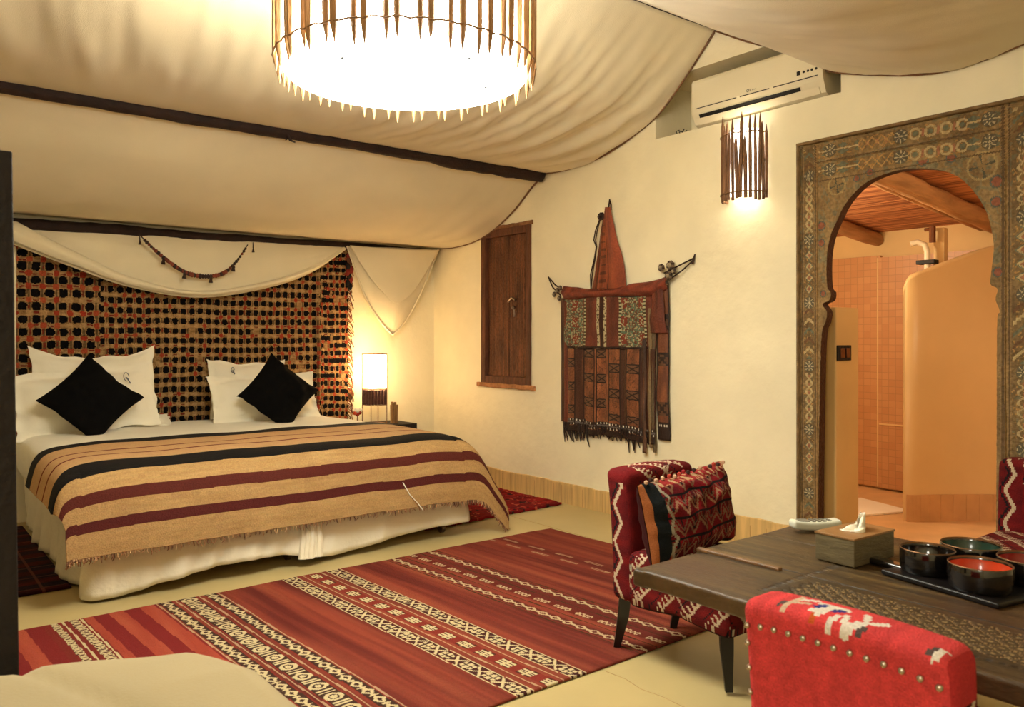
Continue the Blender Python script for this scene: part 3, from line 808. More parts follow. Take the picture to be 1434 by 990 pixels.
def rug2_fn(u, v):
    x = 2.72+1.20*u; y = 4.29+1.38*v
    return (x+.012*nz(y*14, 2)*(u > .98), y+.010*nz(x*16, 4)*(v < .02)+.06*(u)*(1-v), .010+.006*nz(x*18, y*18))
o = obj('shaggy_rug', MB().grid(rug2_fn, 110, 130, rug2_col), M['colpile'], base=(3.3, 5.0, 0), weld=False, sharp=0, solid=.016)
tag(o, 'shaggy crimson rug with dark flecks on the floor between the bed and the shutter wall', 'rug', 'rugs on the floor')
def rug3_col(u, v, P):
    c = mixc((84, 22, 22), (48, 14, 18), .5+nz(P[0]*3, P[1]*16))
    if floor(P[1]/.09) % 2: c = mixc(c, (26, 20, 34), .65)
    if (P[0]+.0*P[1]) % .16 < .012 or P[1] % .21 < .008: c = mixc(c, (130, 84, 62), .55)
    return c
o = obj('plaid_rug', MB().grid(lambda u, v: (-.6+1.36*u, 4.36+1.6*v, .008+.002*nz(u*9, v*9)), 100, 130, rug3_col), M['colpile'], base=(.2, 5.1, 0), weld=False, sharp=0, solid=.012)
tag(o, 'dark maroon and navy plaid rug on the floor left of the bed', 'rug', 'rugs on the floor')

# ------------------------------------------------------------------ big pendant lamp of cane sticks
pc = (1.51, 2.504); PR = .45; ringz = 2.175
pen = thing('pendant_lamp', 'large round ceiling lamp of cane sticks around a glowing white drum', 'ceiling lamp', (pc[0], pc[1], 2.95))
drum = emit('pendant_glow', (1, .99, .86), 20.5)
mb = MB().lathe([(0, 2.140), (.20, 2.140), (.425, 2.140), (.433, 2.148), (.436, 2.46), (.40, 2.465), (0, 2.465)], (pc[0], pc[1], 0), 64)
df = obj('diffuser', mb, drum, pen)
for a, r in ((-.3, .30), (2.0, .33), (3.3, .28), (4.9, .31)):
    obj('screw', MB().ball((pc[0]+r*cos(a), pc[1]+r*sin(a), 2.138), .006, 8), M['dark'], df)
for k in range(28):
    th0 = 2*pi*k/28+.03
    for s in (-1, 1):
        th = th0+s*(.030+.014*rnd.random()); th2 = th+.03*(rnd.random()-.5)
        zt = 2.50+.03*rnd.random(); zb = 2.105+.028*rnd.random()
        w = .0115+.003*rnd.random(); R_ = PR+.004*s; zb -= .012
        pts = [(pc[0]+R_*cos(th2), pc[1]+R_*sin(th2), zt), (pc[0]+R_*cos(th), pc[1]+R_*sin(th), 2.30), (pc[0]+R_*cos(th), pc[1]+R_*sin(th), ringz), (pc[0]+(R_-.002)*cos(th), pc[1]+(R_-.002)*sin(th), zb+.035), (pc[0]+(R_-.004)*cos(th), pc[1]+(R_-.004)*sin(th), zb)]
        obj('cane_stick', MB().tube(pts, [w, w, w*.9, w*.6, .0015], 6), M['stick'], pen, weld=False)
for z in (ringz, 2.44):
    pts = [(pc[0]+(PR+.012+.002*sin(i*1.7))*cos(i*2*pi/120), pc[1]+(PR+.012+.002*sin(i*1.7))*sin(i*2*pi/120), z+.003*sin(i*2.1)) for i in range(121)]
    obj('wire_ring', MB().tube(pts, .0035, 6), M['wire'], pen)
obj('suspension_cord', MB().tube([(pc[0], pc[1], 2.46), (pc[0], pc[1], 2.78)], .008, 8), M['wire'], pen)

# ------------------------------------------------------------------ cane wall sconce
sc_ = thing('wall_sconce', 'half-round cane stick wall lamp below the air conditioner', 'wall lamp', (WX, 2.815, 2.0))
glow = emit('sconce_glow', (1, .95, .80), 5.5)
mb = MB().lathe([(.098, 2.035), (.098, 2.40)], (WX-.01, 2.815, 0), 20, a0=pi/2+.05, a1=3*pi/2-.05)
obj('shade', mb, glow, sc_)
for i in range(17):
    th = pi/2+.06+(pi-.12)*i/16+.05*(rnd.random()-.5); lean = .09*(rnd.random()-.5); R_ = .135
    zt = 2.40+.11*rnd.random(); zb = 1.985+.02*rnd.random(); w = .0105+.003*rnd.random()
    if 5 < i < 13 and i % 2: zt -= .04
    pts = [(WX-.008+R_*cos(th-lean)*1.0, 2.815+R_*sin(th-lean), zb), (WX-.008+R_*cos(th), 2.815+R_*sin(th), 2.22), (WX-.008+R_*cos(th+lean), 2.815+R_*sin(th+lean), zt-.06), (WX-.008+R_*cos(th+lean), 2.815+R_*sin(th+lean), zt)]
    pts = [(min(WX-.012, p[0]), p[1], p[2]) for p in pts]
    obj('cane_stick', MB().tube(pts, [w*.85, w, w*.8, .0015], 7), M['dstick'], sc_, weld=False)
for z in (2.035, 2.37):
    obj('wire_ring', MB().tube([(WX-.008+.147*cos(pi/2+.08+(pi-.16)*i/30), 2.815+.147*sin(pi/2+.08+(pi-.16)*i/30), z+.003*sin(i*2)) for i in range(31)], .004, 6), M['wire'], sc_)

# ------------------------------------------------------------------ air conditioner
ac = thing('air_conditioner', 'white split air conditioner set in the high wall niche', 'air conditioner', (4.1, 2.755, 2.497))
ay0, ay1, az0, az1, ax0 = 2.32, 3.19, 2.503, 2.785, 3.945
prof = [(4.20, az0), (ax0+.06, az0), (ax0+.035, az0+.012), (ax0+.008, az0+.075), (ax0, az0+.11), (ax0, az1-.02), (ax0+.012, az1-.004), (ax0+.03, az1), (4.20, az1)]
mb = MB(); n = len(prof)
for y in (ay0, ay1): mb.v += [(a, y, b) for a, b in prof]
for i in range(n): mb.face([i, (i+1) % n, n+(i+1) % n, n+i])
mb.face(list(range(n))); mb.face([n+i for i in range(n)][::-1])
obj('housing', mb, M['white_plastic'], ac, smooth=False)
obj('panel_seam', MB().box(ax0-.0012, ax0+.004, ay0+.03, ay0+.30, az0+.100, az0+.104).box(ax0-.0012, ax0+.004, ay0+.325, ay0+.52, az0+.100, az0+.104).box(ax0-.0012, ax0+.004, ay0+.545, ay1-.03, az0+.100, az0+.104), M['dark'], ac, smooth=False)
fl_ = MB().add([(ax0+.0175, ay0+.14, az0+.045), (ax0+.0175, ay1-.05, az0+.045), (ax0+.006, ay1-.05, az0+.064), (ax0+.006, ay0+.14, az0+.064), (ax0+.03, ay0+.14, az0+.05), (ax0+.03, ay1-.05, az0+.05), (ax0+.02, ay1-.05, az0+.07), (ax0+.02, ay0+.14, az0+.07)], [(0, 1, 2, 3), (4, 7, 6, 5), (0, 4, 5, 1), (3, 2, 6, 7), (0, 3, 7, 4), (1, 5, 6, 2)])
obj('air_outlet', fl_, M['dark'], ac, smooth=False)
obj('flap', MB().add([(ax0+.036, ay0+.03, az0+.012), (ax0+.036, ay1-.03, az0+.012), (ax0+.018, ay1-.03, az0+.042), (ax0+.018, ay0+.03, az0+.042), (ax0+.032, ay0+.03, az0+.008), (ax0+.032, ay1-.03, az0+.008), (ax0+.012, ay1-.03, az0+.042), (ax0+.012, ay0+.03, az0+.042)], [(0, 1, 2, 3), (4, 7, 6, 5), (0, 4, 5, 1), (3, 2, 6, 7), (0, 3, 7, 4), (1, 5, 6, 2)]), M['white_plastic'], ac, smooth=False)
ds = MB().box(ax0-.002, ax0+.002, 2.452, 2.472, az0+.128, az0+.150)
for y in (2.430, 2.405, 2.382, 2.357): ds.tube([(ax0-.002, y, az0+.139), (ax0+.002, y, az0+.139)], .007, 10)
obj('indicator', ds, M['dark'], ac, smooth=False, label='row of small dark indicator marks')
lg = MB()
lg.tube([(ax0-.001, 2.785+.008*cos(t), az0+.124+.008*sin(t)) for t in [i*pi/5 for i in range(11)]], .0018, 4)
lg.tube([(ax0-.001, 2.771, az0+.131), (ax0-.001, 2.769, az0+.118), (ax0-.001, 2.762, az0+.118)], .0016, 4)
for y in (2.755, 2.745, 2.735): lg.tube([(ax0-.001, y, az0+.124), (ax0-.001, y-.003, az0+.118)], .0015, 4)
obj('maker_mark', lg, M['grey'], ac)
mb = MB()
for k in range(4): mb.tube([(4.10, 3.36+.02*k, 2.497), (4.08, 3.35+.025*k, 2.52+.008*k), (4.07, 3.33+.02*k, 2.53+.012*(k % 2))], .003, 5)
tag(obj('loose_wires', mb, M['dark'], base=(4.1, 3.38, 2.497)), 'short tangle of dark wires at the left end of the wall niche', 'wires')

# ------------------------------------------------------------------ leather hanging on the side wall
lh = thing('leather_hanging', 'brown tooled leather saddle bag with long strips hung on the side wall', 'wall hanging', (WX, 3.9, 1.0))
def W(y, z, off=.02): return (WX-off, y, z)
# tall neck flap
NL = [(4.075, 1.535), (4.045, 1.65), (4.015, 1.772), (3.994, 1.894), (3.966, 2.015), (3.925, 2.10)]
NR = [(3.750, 1.545), (3.760, 1.656), (3.793, 1.778), (3.833, 1.879), (3.868, 2.004), (3.896, 2.10)]
def neck(u, v):
    a, b = poly(NL, v), poly(NR, v)
    return W(a[0]+(b[0]-a[0])*u, a[1]+(b[1]-a[1])*u, .03+.03*sin(pi*u)+.006*nz(u*7, v*4))
def neck_col(u, v, P):
    c = mixc((156, 78, 46), (110, 54, 34), .5+nz(u*6, v*3)*.9)
    if .12 < u < .2 or .55 < u < .58: c = mulc(c, .62)
    if .25 < u < .5 and sin(v*70) > .6 and v < .85: c = mulc(c, .7)
    if u > .75: c = mixc(c, (150, 66, 38), .5)
    return c
obj('neck_flap', MB().grid(neck, 40, 60, neck_col), M['colleather'], lh, weld=False, sharp=0, solid=.006)
obj('hanging_loop', MB().tube([W(3.925, 2.085), W(3.918, 2.125), W(3.908, 2.155, .025), W(3.900, 2.12), W(3.90, 2.085)], .0055, 6), M['dleather'], lh)
# rosette and laces on the neck
mb = MB()
for k in range(9):
    a = k*2*pi/9; mb.ball(W(3.964+.022*cos(a), 2.045+.018*sin(a), .05), .012, 6)
mb.ball(W(3.964, 2.045, .058), .015, 8)
obj('rosette', mb, M['dleather'], lh)
for off in (0, .018):
    obj('lace', MB().tube([W(3.972+off*.3, 2.03, .05), W(4.008+off, 1.95, .045), W(4.028+off, 1.89, .04), W(4.008+off*.2, 1.84, .05), W(4.028+off*.4, 1.76, .045), W(4.062+off, 1.65, .04), W(4.07, 1.54, .045)], .0045, 6), M['dleather'], lh)
# shoulder band
ST = [(4.355, 1.585), (4.28, 1.575), (4.207, 1.568), (4.10, 1.552), (3.92, 1.55), (3.76, 1.552), (3.69, 1.566), (3.55, 1.570), (3.45, 1.582), (3.375, 1.60)]
SB_ = [(4.345, 1.49), (4.28, 1.487), (4.207, 1.488), (4.10, 1.495), (3.92, 1.492), (3.76, 1.490), (3.69, 1.488), (3.55, 1.480), (3.45, 1.490), (3.385, 1.525)]
def shoulder(u, v):
    a, b = poly(ST, u), poly(SB_, u)
    return W(a[0]+(b[0]-a[0])*v, a[1]+(b[1]-a[1])*v, .040+.025*sin(pi*v)+.010*nz(u*9, v*3))
obj('shoulder_band', MB().grid(shoulder, 80, 12, lambda u, v, P: mixc((136, 62, 42), (96, 42, 30), .5+nz(u*14, v*3))), M['colleather'], lh, weld=False, sharp=0, solid=.006)
# chest panel
def chest(u, v):
    y = 4.355-.865*u; z0 = 1.500+.012*sin(u*6); z = z0+(1.135-.0*u+.006*nz(u*9)-z0)*v
    return W(y-.05*u*(1-v)*0, z, .028+.012*nz(u*6, v*2)+.012*sin(pi*u))
def chest_col(u, v, P):
    y = P[1]; z = P[2]; c = mixc((112, 52, 36), (84, 40, 28), .5+nz(y*18, z*9))
    if u < .23 or (.66 < u < .90):
        k = nz(y*75, z*75, 2)
        c = (158, 154, 118) if k > .18 else ((86, 108, 84) if k < -.12 else (96, 52, 36))
        if abs(((z-1.14) % .12)-.06) < .035 and abs(((y) % .16)-.08) < .028 and k < .1: c = (120, 50, 34)
    if abs(u-.245) < .012 or abs(u-.645) < .012 or abs(u-.90) < .012: c = (170, 164, 128) if sin(z*260) > 0 else (70, 60, 40)
    if .395 < u < .425 or .47 < u < .50: c = (176, 166, 128) if nz(y*80, z*80) > -.15 else (88, 76, 52)
    if .43 < u < .465: c = (52, 24, 18)
    if v > .965 or v < .03: c = (40, 22, 18)
    return tuple(int(q/4)*4 for q in c)
obj('chest_panel', MB().grid(chest, 170, 76, chest_col), M['colleather'], lh, weld=False, sharp=0, solid=.006)
# main panel made of tooled squares
def bodyp(u, v):
    y = 4.335-.845*u; z0 = 1.135; zb = .545-.02*u+.022*nz(u*5, 4)+.012*nz(u*26, 6)
    z = z0+(zb-z0)*v
    return W(y, z, .022+.014*abs(sin(u*pi*4.5))+.012*nz(u*8, v*1.2))
colsx = [0, .115, .20, .345, .365, .475, .50, .635, .70, .845, .90, 1]
def body_col(u, v, P):
    y, z = P[1], P[2]
    c = mixc((144, 88, 54), (104, 60, 38), .5+nz(y*20, z*12))
    k = max(i for i in range(len(colsx)) if colsx[i] <= u); k = min(k, len(colsx)-2)
    a, b = colsx[k], colsx[k+1]; lu = (u-a)/(b-a)
    if k in (1, 3, 5, 7, 9, 10) and k not in (3, 5) : c = mixc((66, 38, 26), (118, 70, 44), max(0, nz(u*60, v*2)))
    if k in (0, 2, 4, 6, 8):
        if lu < .07 or lu > .93: return (36, 20, 16)
        off = {0: .12, 2: .0, 4: .01, 6: .17, 8: .17}[k]
        q = (v-off) % .285
        if q < .105 and v < .82:
            if q < .012 or q > .093: return (30, 18, 15)
            l = (q-.012)/.081
            if abs(l-lu) < .09 or abs(l-(1-lu)) < .09: return (34, 20, 16)
            return (100, 66, 46)
        if abs(nz(y*34, z*34, 5)) < .05: c = mulc(c, .72)
        if k == 4: c = mulc(c, 1.12)
    if .845 < v < .93:
        c = (44, 28, 22)
        if abs(v-.865) < .010 and sin(y*210) > .55: return (220, 214, 196)
        if abs(v-.915) < .010 and sin(y*210+1.5) > .6: return (206, 200, 184)
        if abs(v-.89) < .010: c = (96, 88, 84)
    if v > .93: c = mixc((56, 34, 24), (34, 20, 16), .5+nz(y*40, z*5))
    return tuple(int(q/3)*3 for q in c)
obj('body_panel', MB().grid(bodyp, 190, 150, body_col), M['colleather'], lh, weld=False, sharp=0, solid=.006)
# side strips
def strip(y0, y1, zt, zb, off, colf, wv=.01, taper=0):
    def fn(u, v):
        y = y0+(y1-y0)*u; y += wv*nz(v*3, y0*3)+taper*v*(.5-u)
        return W(y, zt+(zb-zt)*v, off+.010*sin(pi*u)+.010*nz(v*4, y0*5))
    return obj('side_strip', MB().grid(fn, 12, 70, colf), M['colleather'], lh, weld=False, sharp=0, solid=.004)
dk_ = lambda u, v, P: mixc((92, 60, 42), (56, 36, 26), .5+nz(P[1]*60, P[2]*3))
def rstrip(u, v, P):
    c = mixc((134, 80, 50), (98, 56, 38), .5+nz(P[1]*30, P[2]*8))
    for q in (.25, .49, .80):
        if abs(v-q) < .045:
            l = (v-q+.045)/.09
            c = (40, 26, 20) if (abs(l-u) < .12 or abs(l-1+u) < .12 or l < .08 or l > .92) else (90, 60, 42)
    if v > .88: c = (46, 30, 24) if not (abs(v-.905) < .008 and sin(P[1]*300) > .2) else (214, 206, 188)
    if u < .1 or u > .9: c = (38, 22, 18)
    return c
strip(4.405, 4.355, 1.50, .60, .018, dk_); strip(4.372, 4.32, 1.48, .56, .024, lambda u, v, P: mixc((124, 60, 38), (70, 36, 24), .5+nz(P[1]*70, P[2]*2)))
strip(3.485, 3.385, 1.56, .555, .020, rstrip)
strip(3.55, 3.52, 1.40, .50, .03, lambda u, v, P: (122, 100, 68)); strip(3.52, 3.495, 1.44, .47, .028, lambda u, v, P: (92, 76, 52)); strip(3.60, 3.565, 1.20, .46, .034, dk_)
strip(3.50, 3.42, 1.55, 1.24, .045, lambda u, v, P: mixc((118, 56, 38), (76, 36, 26), .5+nz(P[1]*50, P[2]*3)), taper=.06)
mb = MB()
for i in range(90):
    y = 4.37-.83*rnd.random(); zt = .60; l = .06+.10*rnd.random()*(1 if y > 4.1 or y < 3.75 else .35)
    mb.tube([W(y, zt, .02+.02*rnd.random()), W(y+.01*(rnd.random()-.5), zt-l*.5, .03), W(y+.035*(rnd.random()-.5), zt-l, .02)], [.007, .006, .003], 5, c=mixc((52, 32, 22), (24, 14, 12), rnd.random()))
obj('fringe', mb, M['colleather'], lh, kind='stuff', label='dark ragged leather fringe at the lower edge')
# cords and pompons
obj('hanging_cord', MB().tube([W(4.37, 1.56, .04), W(4.46, 1.60, .03), W(4.545, 1.655, .012)], .005, 6).tube([W(4.39, 1.52, .04), W(4.49, 1.585, .03), W(4.55, 1.65, .012)], .005, 6).tube([W(4.535, 1.64, .015), W(4.56, 1.668, .012)], [.010, .004], 6), M['dleather'], lh)
obj('hanging_cord', MB().tube([W(3.41, 1.62, .04), W(3.30, 1.66, .03), W(3.195, 1.70, .012)], .005, 6).tube([W(3.36, 1.58, .04), W(3.27, 1.63, .03), W(3.195, 1.69, .012)], .005, 6).tube([W(3.205, 1.665, .015), W(3.188, 1.725, .012)], [.011, .004], 6), M['dleather'], lh)
for (y, z, r) in ((4.42, 1.555, .022), (4.455, 1.53, .020), (4.40, 1.50, .020), (4.39, 1.575, .018), (3.43, 1.655, .026), (3.355, 1.665, .032), (3.37, 1.60, .030), (3.40, 1.56, .024), (3.33, 1.625, .02)):
    mb = MB()
    for k in range(8):
        a = k*pi/4+y*9; mb.ball(W(y+r*.62*cos(a), z+r*.62*sin(a), .045), r*.42, 6, c=(54, 36, 26) if k % 2 else (104, 84, 62))
    mb.ball(W(y, z, .055), r*.5, 8, c=(150, 134, 108))
    obj('pompon', mb, M['colleather'], lh)

# ------------------------------------------------------------------ carved and painted arch surround
OP = [(2.345, 0), (2.343, .35), (2.336, .8), (2.325, 1.20), (2.300, 1.295), (2.294, 1.345), (2.318, 1.385), (2.280, 1.405), (2.272, 1.445), (2.291, 1.475), (2.296, 1.57), (2.291, 1.66), (2.271, 1.746), (2.231, 1.829), (2.185, 1.905), (2.110, 1.974), (2.028, 2.010), (1.908, 2.028), (1.805, 2.018), (1.706, 1.990), (1.632, 1.945), (1.570, 1.872), (1.520, 1.779), (1.495, 1.679), (1.488, 1.60), (1.500, 1.485), (1.500, 1.445), (1.473, 1.425), (1.480, 1.377), (1.464, 1.323), (1.474, 1.26), (1.476, .8), (1.478, .35), (1.480, 0)]
ya, yb, zt = 2.462, 1.26, 2.257
def resample(pts, n):
    out = []; N = len(pts)-1
    L = [0]
    for i in range(N): L.append(L[-1]+hypot(pts[i+1][0]-pts[i][0], pts[i+1][1]-pts[i][1]))
    for k in range(n+1):
        s = L[-1]*k/n; i = max(j for j in range(N) if L[j] <= s+1e-9); f = (s-L[i])/(L[i+1]-L[i])
        out.append(poly(pts, (i+min(1, f))/N))
    return out
NS = 900
inner = resample(OP, NS)
def outer(p):
    y, z = p
    if z <= 1.30: return (ya if y > 1.9 else yb, z)
    cy, cz = 1.86, 1.30; dy, dz = y-cy, z-cz; k = 1e9
    if dy > 1e-9: k = min(k, (ya-cy)/dy)
    if dy < -1e-9: k = min(k, (yb-cy)/dy)
    if dz > 1e-9: k = min(k, (zt-cz)/dz)
    return (cy+dy*k, cz+dz*k)
outr = [outer(p) for p in inner]
def rosette(y, z, cy, cz, r):
    d = hypot(y-cy, z-cz)
    if d > r: return None
    a = math.atan2(z-cz, y-cy)
    if d > r*.88: return (78, 70, 52)
    return (188, 174, 138) if abs(sin(a*4)) < .42 or d < r*.16 else (76, 76, 66)
def arch_col(y, z):
    base = mixc((150, 122, 80), (116, 92, 58), .5+.9*nz(y*9, z*9, 2)+.5*nz(y*40, z*7, 3))
    teal, red, cr, dk = (90, 100, 84), (156, 98, 72), (190, 168, 122), (82, 62, 40)
    # edge mouldings
    if y > ya-.018 or z > zt-.014: return mulc(base, .8)
    if abs(y-2.356) < .004 or abs(y-2.436) < .003 or abs(y-1.448) < .006 or abs(y-1.425) < .003: return dk
    if z > 2.02 and 1.448 < y < 2.356 and (abs(z-2.137) < .0035 or abs(z-2.243) < .003 or abs(z-2.038+.0*(y)) < .003): return dk
    if abs(y-2.350) < .008 or abs(y-1.437) < .006: return mixc(base, (160, 124, 76), .6)
    def chev(a, h, per, w):
        q = (h+abs(a)*.9) % per
        i = floor((h+abs(a)*.9)/per)
        if abs(a) > w: return None
        if q < per*.34: return (teal, cr, (96, 62, 40))[i % 3]
        return None
    # outer strips
    for cy, w in ((2.396, .032), (1.365, .050)):
        a = y-cy
        if abs(a) < w and z < 2.22:
            seg = floor(z/.34) % 3; l = z % .34
            if l < .07:
                r = rosette(y, z, cy, floor(z/.34)*.34+.035, min(.034, w)); 
                if r: return r
                return mulc(base, .85)
            if seg == 0:
                c = chev(a, z, .052, w*.9)
                if c: return c
            elif seg == 1:
                q = (z % .06)-.03
                dd = diamond(a, q, w*.8, .028)
                if dd < .45: return red
                if dd < .8: return cr
                if dd < 1: return teal
            else:
                if abs(a-w*.5*sin(z*70)) < .006 or abs(a+w*.5*sin(z*70)) < .006: return cr
                if abs(a) < .006 and sin(z*140) > 0: return red
                if nz(y*60, z*60) > .3: return mixc(base, teal, .6)
            if nz(y*80, z*80, 4) > .32: return (170, 128, 70)
            return mulc(base, .86)
    # two friezes over the arch
    for zc, hh in ((2.190, .038), (2.090, .034)):
        if abs(z-zc) < hh and 1.46 < y < 2.345:
            for cy in (2.275, 1.905, 1.505):
                r = rosette(y, z, cy, zc, .036)
                if r: return r
            b = z-zc
            kk = floor((y-.04)/.26) % 3
            if kk == 0:
                q = (y % .072)-.036
                if abs(hypot(q, b)-.024) < .0055: return cr
                if hypot(q, b) < .013: return teal
                if abs(abs(q)-.036) < .006 and abs(b) < .02: return red
            elif kk == 1:
                q = (y % .05)-.025
                if abs(abs(b)-abs(q)*1.1) < .005: return (180, 136, 76)
                if diamond(q, b, .02, .024) < .6: return red if zc > 2.1 else teal
            else:
                q = (y % .09)-.045
                if diamond(q, abs(b)-.016, .032, .015) < 1: return teal
                if abs(b) < .004: return cr
            if nz(y*70, z*70, 4) > .34: return (168, 122, 66)
            return mulc(base, .92)
    # spandrels
    for cy, cz, r in ((1.536, 1.985, .062), (2.238, 2.000, .046)):
        d = hypot(y-cy, z-cz)
        if abs(d-r) < .005 : return (164, 142, 92)
        if d < r-.005:
            a = math.atan2(z-cz, y-cy)
            if abs(sin(a*2+.4)) < .28: return (62, 66, 56)
    for cy, cz, r in ((1.475, 1.905, .030), (1.478, 1.815, .026), (1.470, 1.50, .024), (2.325, 1.80, .026), (2.325, 1.71, .022), (2.315, 1.44, .018), (1.80, 2.055, .030), (1.67, 2.045, .024), (2.06, 2.04, .020), (2.13, 2.02, .018)):
        d = hypot(y-cy, z-cz)
        if d < r*.72: return (138, 72, 56)
        if d < r: return (70, 84, 80)
    if abs(nz(y*16, z*16, 9)) < .05 and z > 1.5: return mixc(base, (98, 108, 92), .5)
    if nz(y*22, z*22, 13) > .33 and z > 1.5: return mixc(base, (84, 98, 88), .5)
    return base
_ac = arch_col
def arch_col(y, z):
    c = _ac(y, z); b = mixc((150, 122, 80), (116, 92, 58), .5+.9*nz(y*9, z*9, 2)); return mixc(c, b, .28)
fr_x = WX-.045
mb = MB(); NR_ = 80; b0 = 0
def relief(y, z):
    d = 0
    for q in (2.356, 1.448):
        if abs(y-q) < .010: d += .006
    if y > ya-.02 or z > zt-.016: d += .008
    if z > 2.03 and 1.46 < y < 2.345 and (abs(z-2.137) < .006): d += .005
    d += .003*nz(y*50, z*50)
    return d
for j in range(NR_+1):
    t = j/NR_
    for i in range(NS+1):
        a, b = inner[i], outr[i]; y = a[0]+(b[0]-a[0])*t; z = a[1]+(b[1]-a[1])*t
        wob = .004*nz(y*14, z*14, 1) if t == 1 else 0
        mb.v.append((fr_x-relief(y, z), y+wob, z+wob))
for j in range(NR_):
    for i in range(NS):
        q = j*(NS+1)+i; idx = [q, q+1, q+NS+2, q+NS+1]
        y = sum(mb.v[k][1] for k in idx)/4; z = sum(mb.v[k][2] for k in idx)/4
        mb.face(idx, tuple(int(c/3)*3 for c in arch_col(y, z)))
# outer side faces back to the wall, and the inner reveal
n0 = NR_*(NS+1)
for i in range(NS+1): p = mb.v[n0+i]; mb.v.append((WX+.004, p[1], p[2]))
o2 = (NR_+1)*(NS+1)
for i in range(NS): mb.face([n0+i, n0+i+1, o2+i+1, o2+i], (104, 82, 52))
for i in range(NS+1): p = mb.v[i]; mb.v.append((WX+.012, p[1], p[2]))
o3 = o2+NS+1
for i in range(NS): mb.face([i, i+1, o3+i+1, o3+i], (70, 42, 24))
ar = thing('arch_surround', 'carved and painted wooden surround framing the arched bathroom doorway', 'doorway surround', (WX, 1.86, 0))
obj('painted_face', mb, M['colpaint'], ar, weld=False, sharp=30)
# backing of the panel so it has a back side
mb = MB()
for i in range(NS+1): mb.v.append((WX+.012, inner[i][0], inner[i][1]))
for i in range(NS+1):
    q = outr[i]; y = min(2.40, max(1.40, q[0])); z = min(2.15, q[1]); mb.v.append((WX+.012, y, z))
for i in range(NS): mb.face([i, i+1, NS+2+i, NS+1+i])
obj('back_board', mb, M['darkwood'], ar, weld=False)
mb = MB().tube([(fr_x-.012, ya-.007, 0), (fr_x-.012, ya-.007, zt)], .009, 8, lump=.3).tube([(fr_x-.012, ya, zt-.006), (fr_x-.012, yb, zt-.006)], .009, 8, lump=.3)
obj('edge_moulding', mb, mat('arch_moulding', (120, 94, 58), .7, .3, 20, .6, 60), ar)

# ------------------------------------------------------------------ bathroom beyond the arch
BX = 6.36
tag(obj('floor_bathroom', MB().box(4.10, BX+.1, .5, 4.3, -.1, 0), M['bath_floor'], smooth=False), kind='structure')
tag(obj('wall_bathroom_far', MB().box(BX, BX+.1, .5, 4.3, 0, 2.6), M['bath_plaster'], smooth=False), kind='structure')
tag(obj('wall_bathroom_left', MB().box(4.08, BX, 4.2, 4.3, 0, 2.6), M['bath_plaster'], smooth=False), kind='structure')
tag(obj('wall_bathroom_right', MB().box(4.08, BX, .5, .6, 0, 2.6), M['bath_plaster'], smooth=False), kind='structure')
tl = MB().box(BX-.04, BX, 3.22, 4.2, .02, 1.87).box(BX-.07, BX, 2.3, 3.22, .02, 1.85)
tag(obj('wall_tiles', tl, M['tile'], smooth=False), kind='structure')
lg_ = MB().box(BX-.078, BX-.068, 2.3, 3.21, .52, .532).box(BX-.05, BX-.03, 3.22, 3.24, .02, 1.85)
tag(obj('trim_3', lg_, M['bath_plaster'], smooth=False), kind='structure')
def hc(x): return 2.225-.097*(x-4.65)
mb = MB().add([(4.09, .6, hc(4.09)), (BX, .6, hc(BX)), (BX, 4.2, hc(BX)), (4.09, 4.2, hc(4.09)), (4.09, .6, hc(4.09)+.05), (BX, .6, hc(BX)+.05), (BX, 4.2, hc(BX)+.05), (4.09, 4.2, hc(4.09)+.05)], [(0, 1, 2, 3), (4, 7, 6, 5), (0, 4, 5, 1), (2, 6, 7, 3), (0, 3, 7, 4), (1, 5, 6, 2)])
tag(obj('ceiling_bathroom', mb, M['reed'], smooth=False), kind='structure')
def logx(y, x0, x1, r, label, dy=0):
    A = (x0, y, hc(x0)-r-.002); B_ = (x1, y+dy, hc(x1)-r-.002)
    path = [tuple(Vector(A).lerp(Vector(B_), i/24)+Vector((0, .010*nz(i*.3, y), .004*nz(i*.4, y, 3)))) for i in range(25)]
    o = obj('ceiling_log', MB().tube(path, [r*(1+.08*nz(i*.35, y)) for i in range(25)], 14, lump=.15), M['log'], base=A)
    tag(o, label, 'log beam', 'peeled logs under the reed ceiling'); return o
logx(2.34, 4.12, BX-.01, .062, 'thickest peeled log under the reed ceiling, right of centre in the arch')
logx(2.475, 4.12, BX-.01, .036, 'thin peeled log lying beside the thickest one under the reed ceiling')
logx(3.26, 4.12, BX-.01, .055, 'short-looking peeled log at the left of the arch under the reed ceiling')
# low wall just inside the arch, with its switch
tag(obj('wall_bathroom_low', MB().rbox((4.225, 2.70, .688), (.123, .365, .688), .012, .3), M['bath_plaster']), kind='structure')
tag(obj('baseboard_bathroom', MB().box(4.345, 4.362, 2.34, 3.06, 0, .14), M['tile'], smooth=False), kind='structure')
sp = thing('wall_switch', 'wide bronze double switch plate on the low wall inside the arch', 'light switch', (4.17, 2.335, 1.12))
obj('plate', MB().rbox((4.178, 2.330, 1.125), (.068, .006, .042), .003, .05), M['darkwood'], sp)
for x in (4.148, 4.205): obj('button', MB().rbox((x, 2.322, 1.125), (.020, .005, .026), .002, .05), M['bronze_switch'], sp)
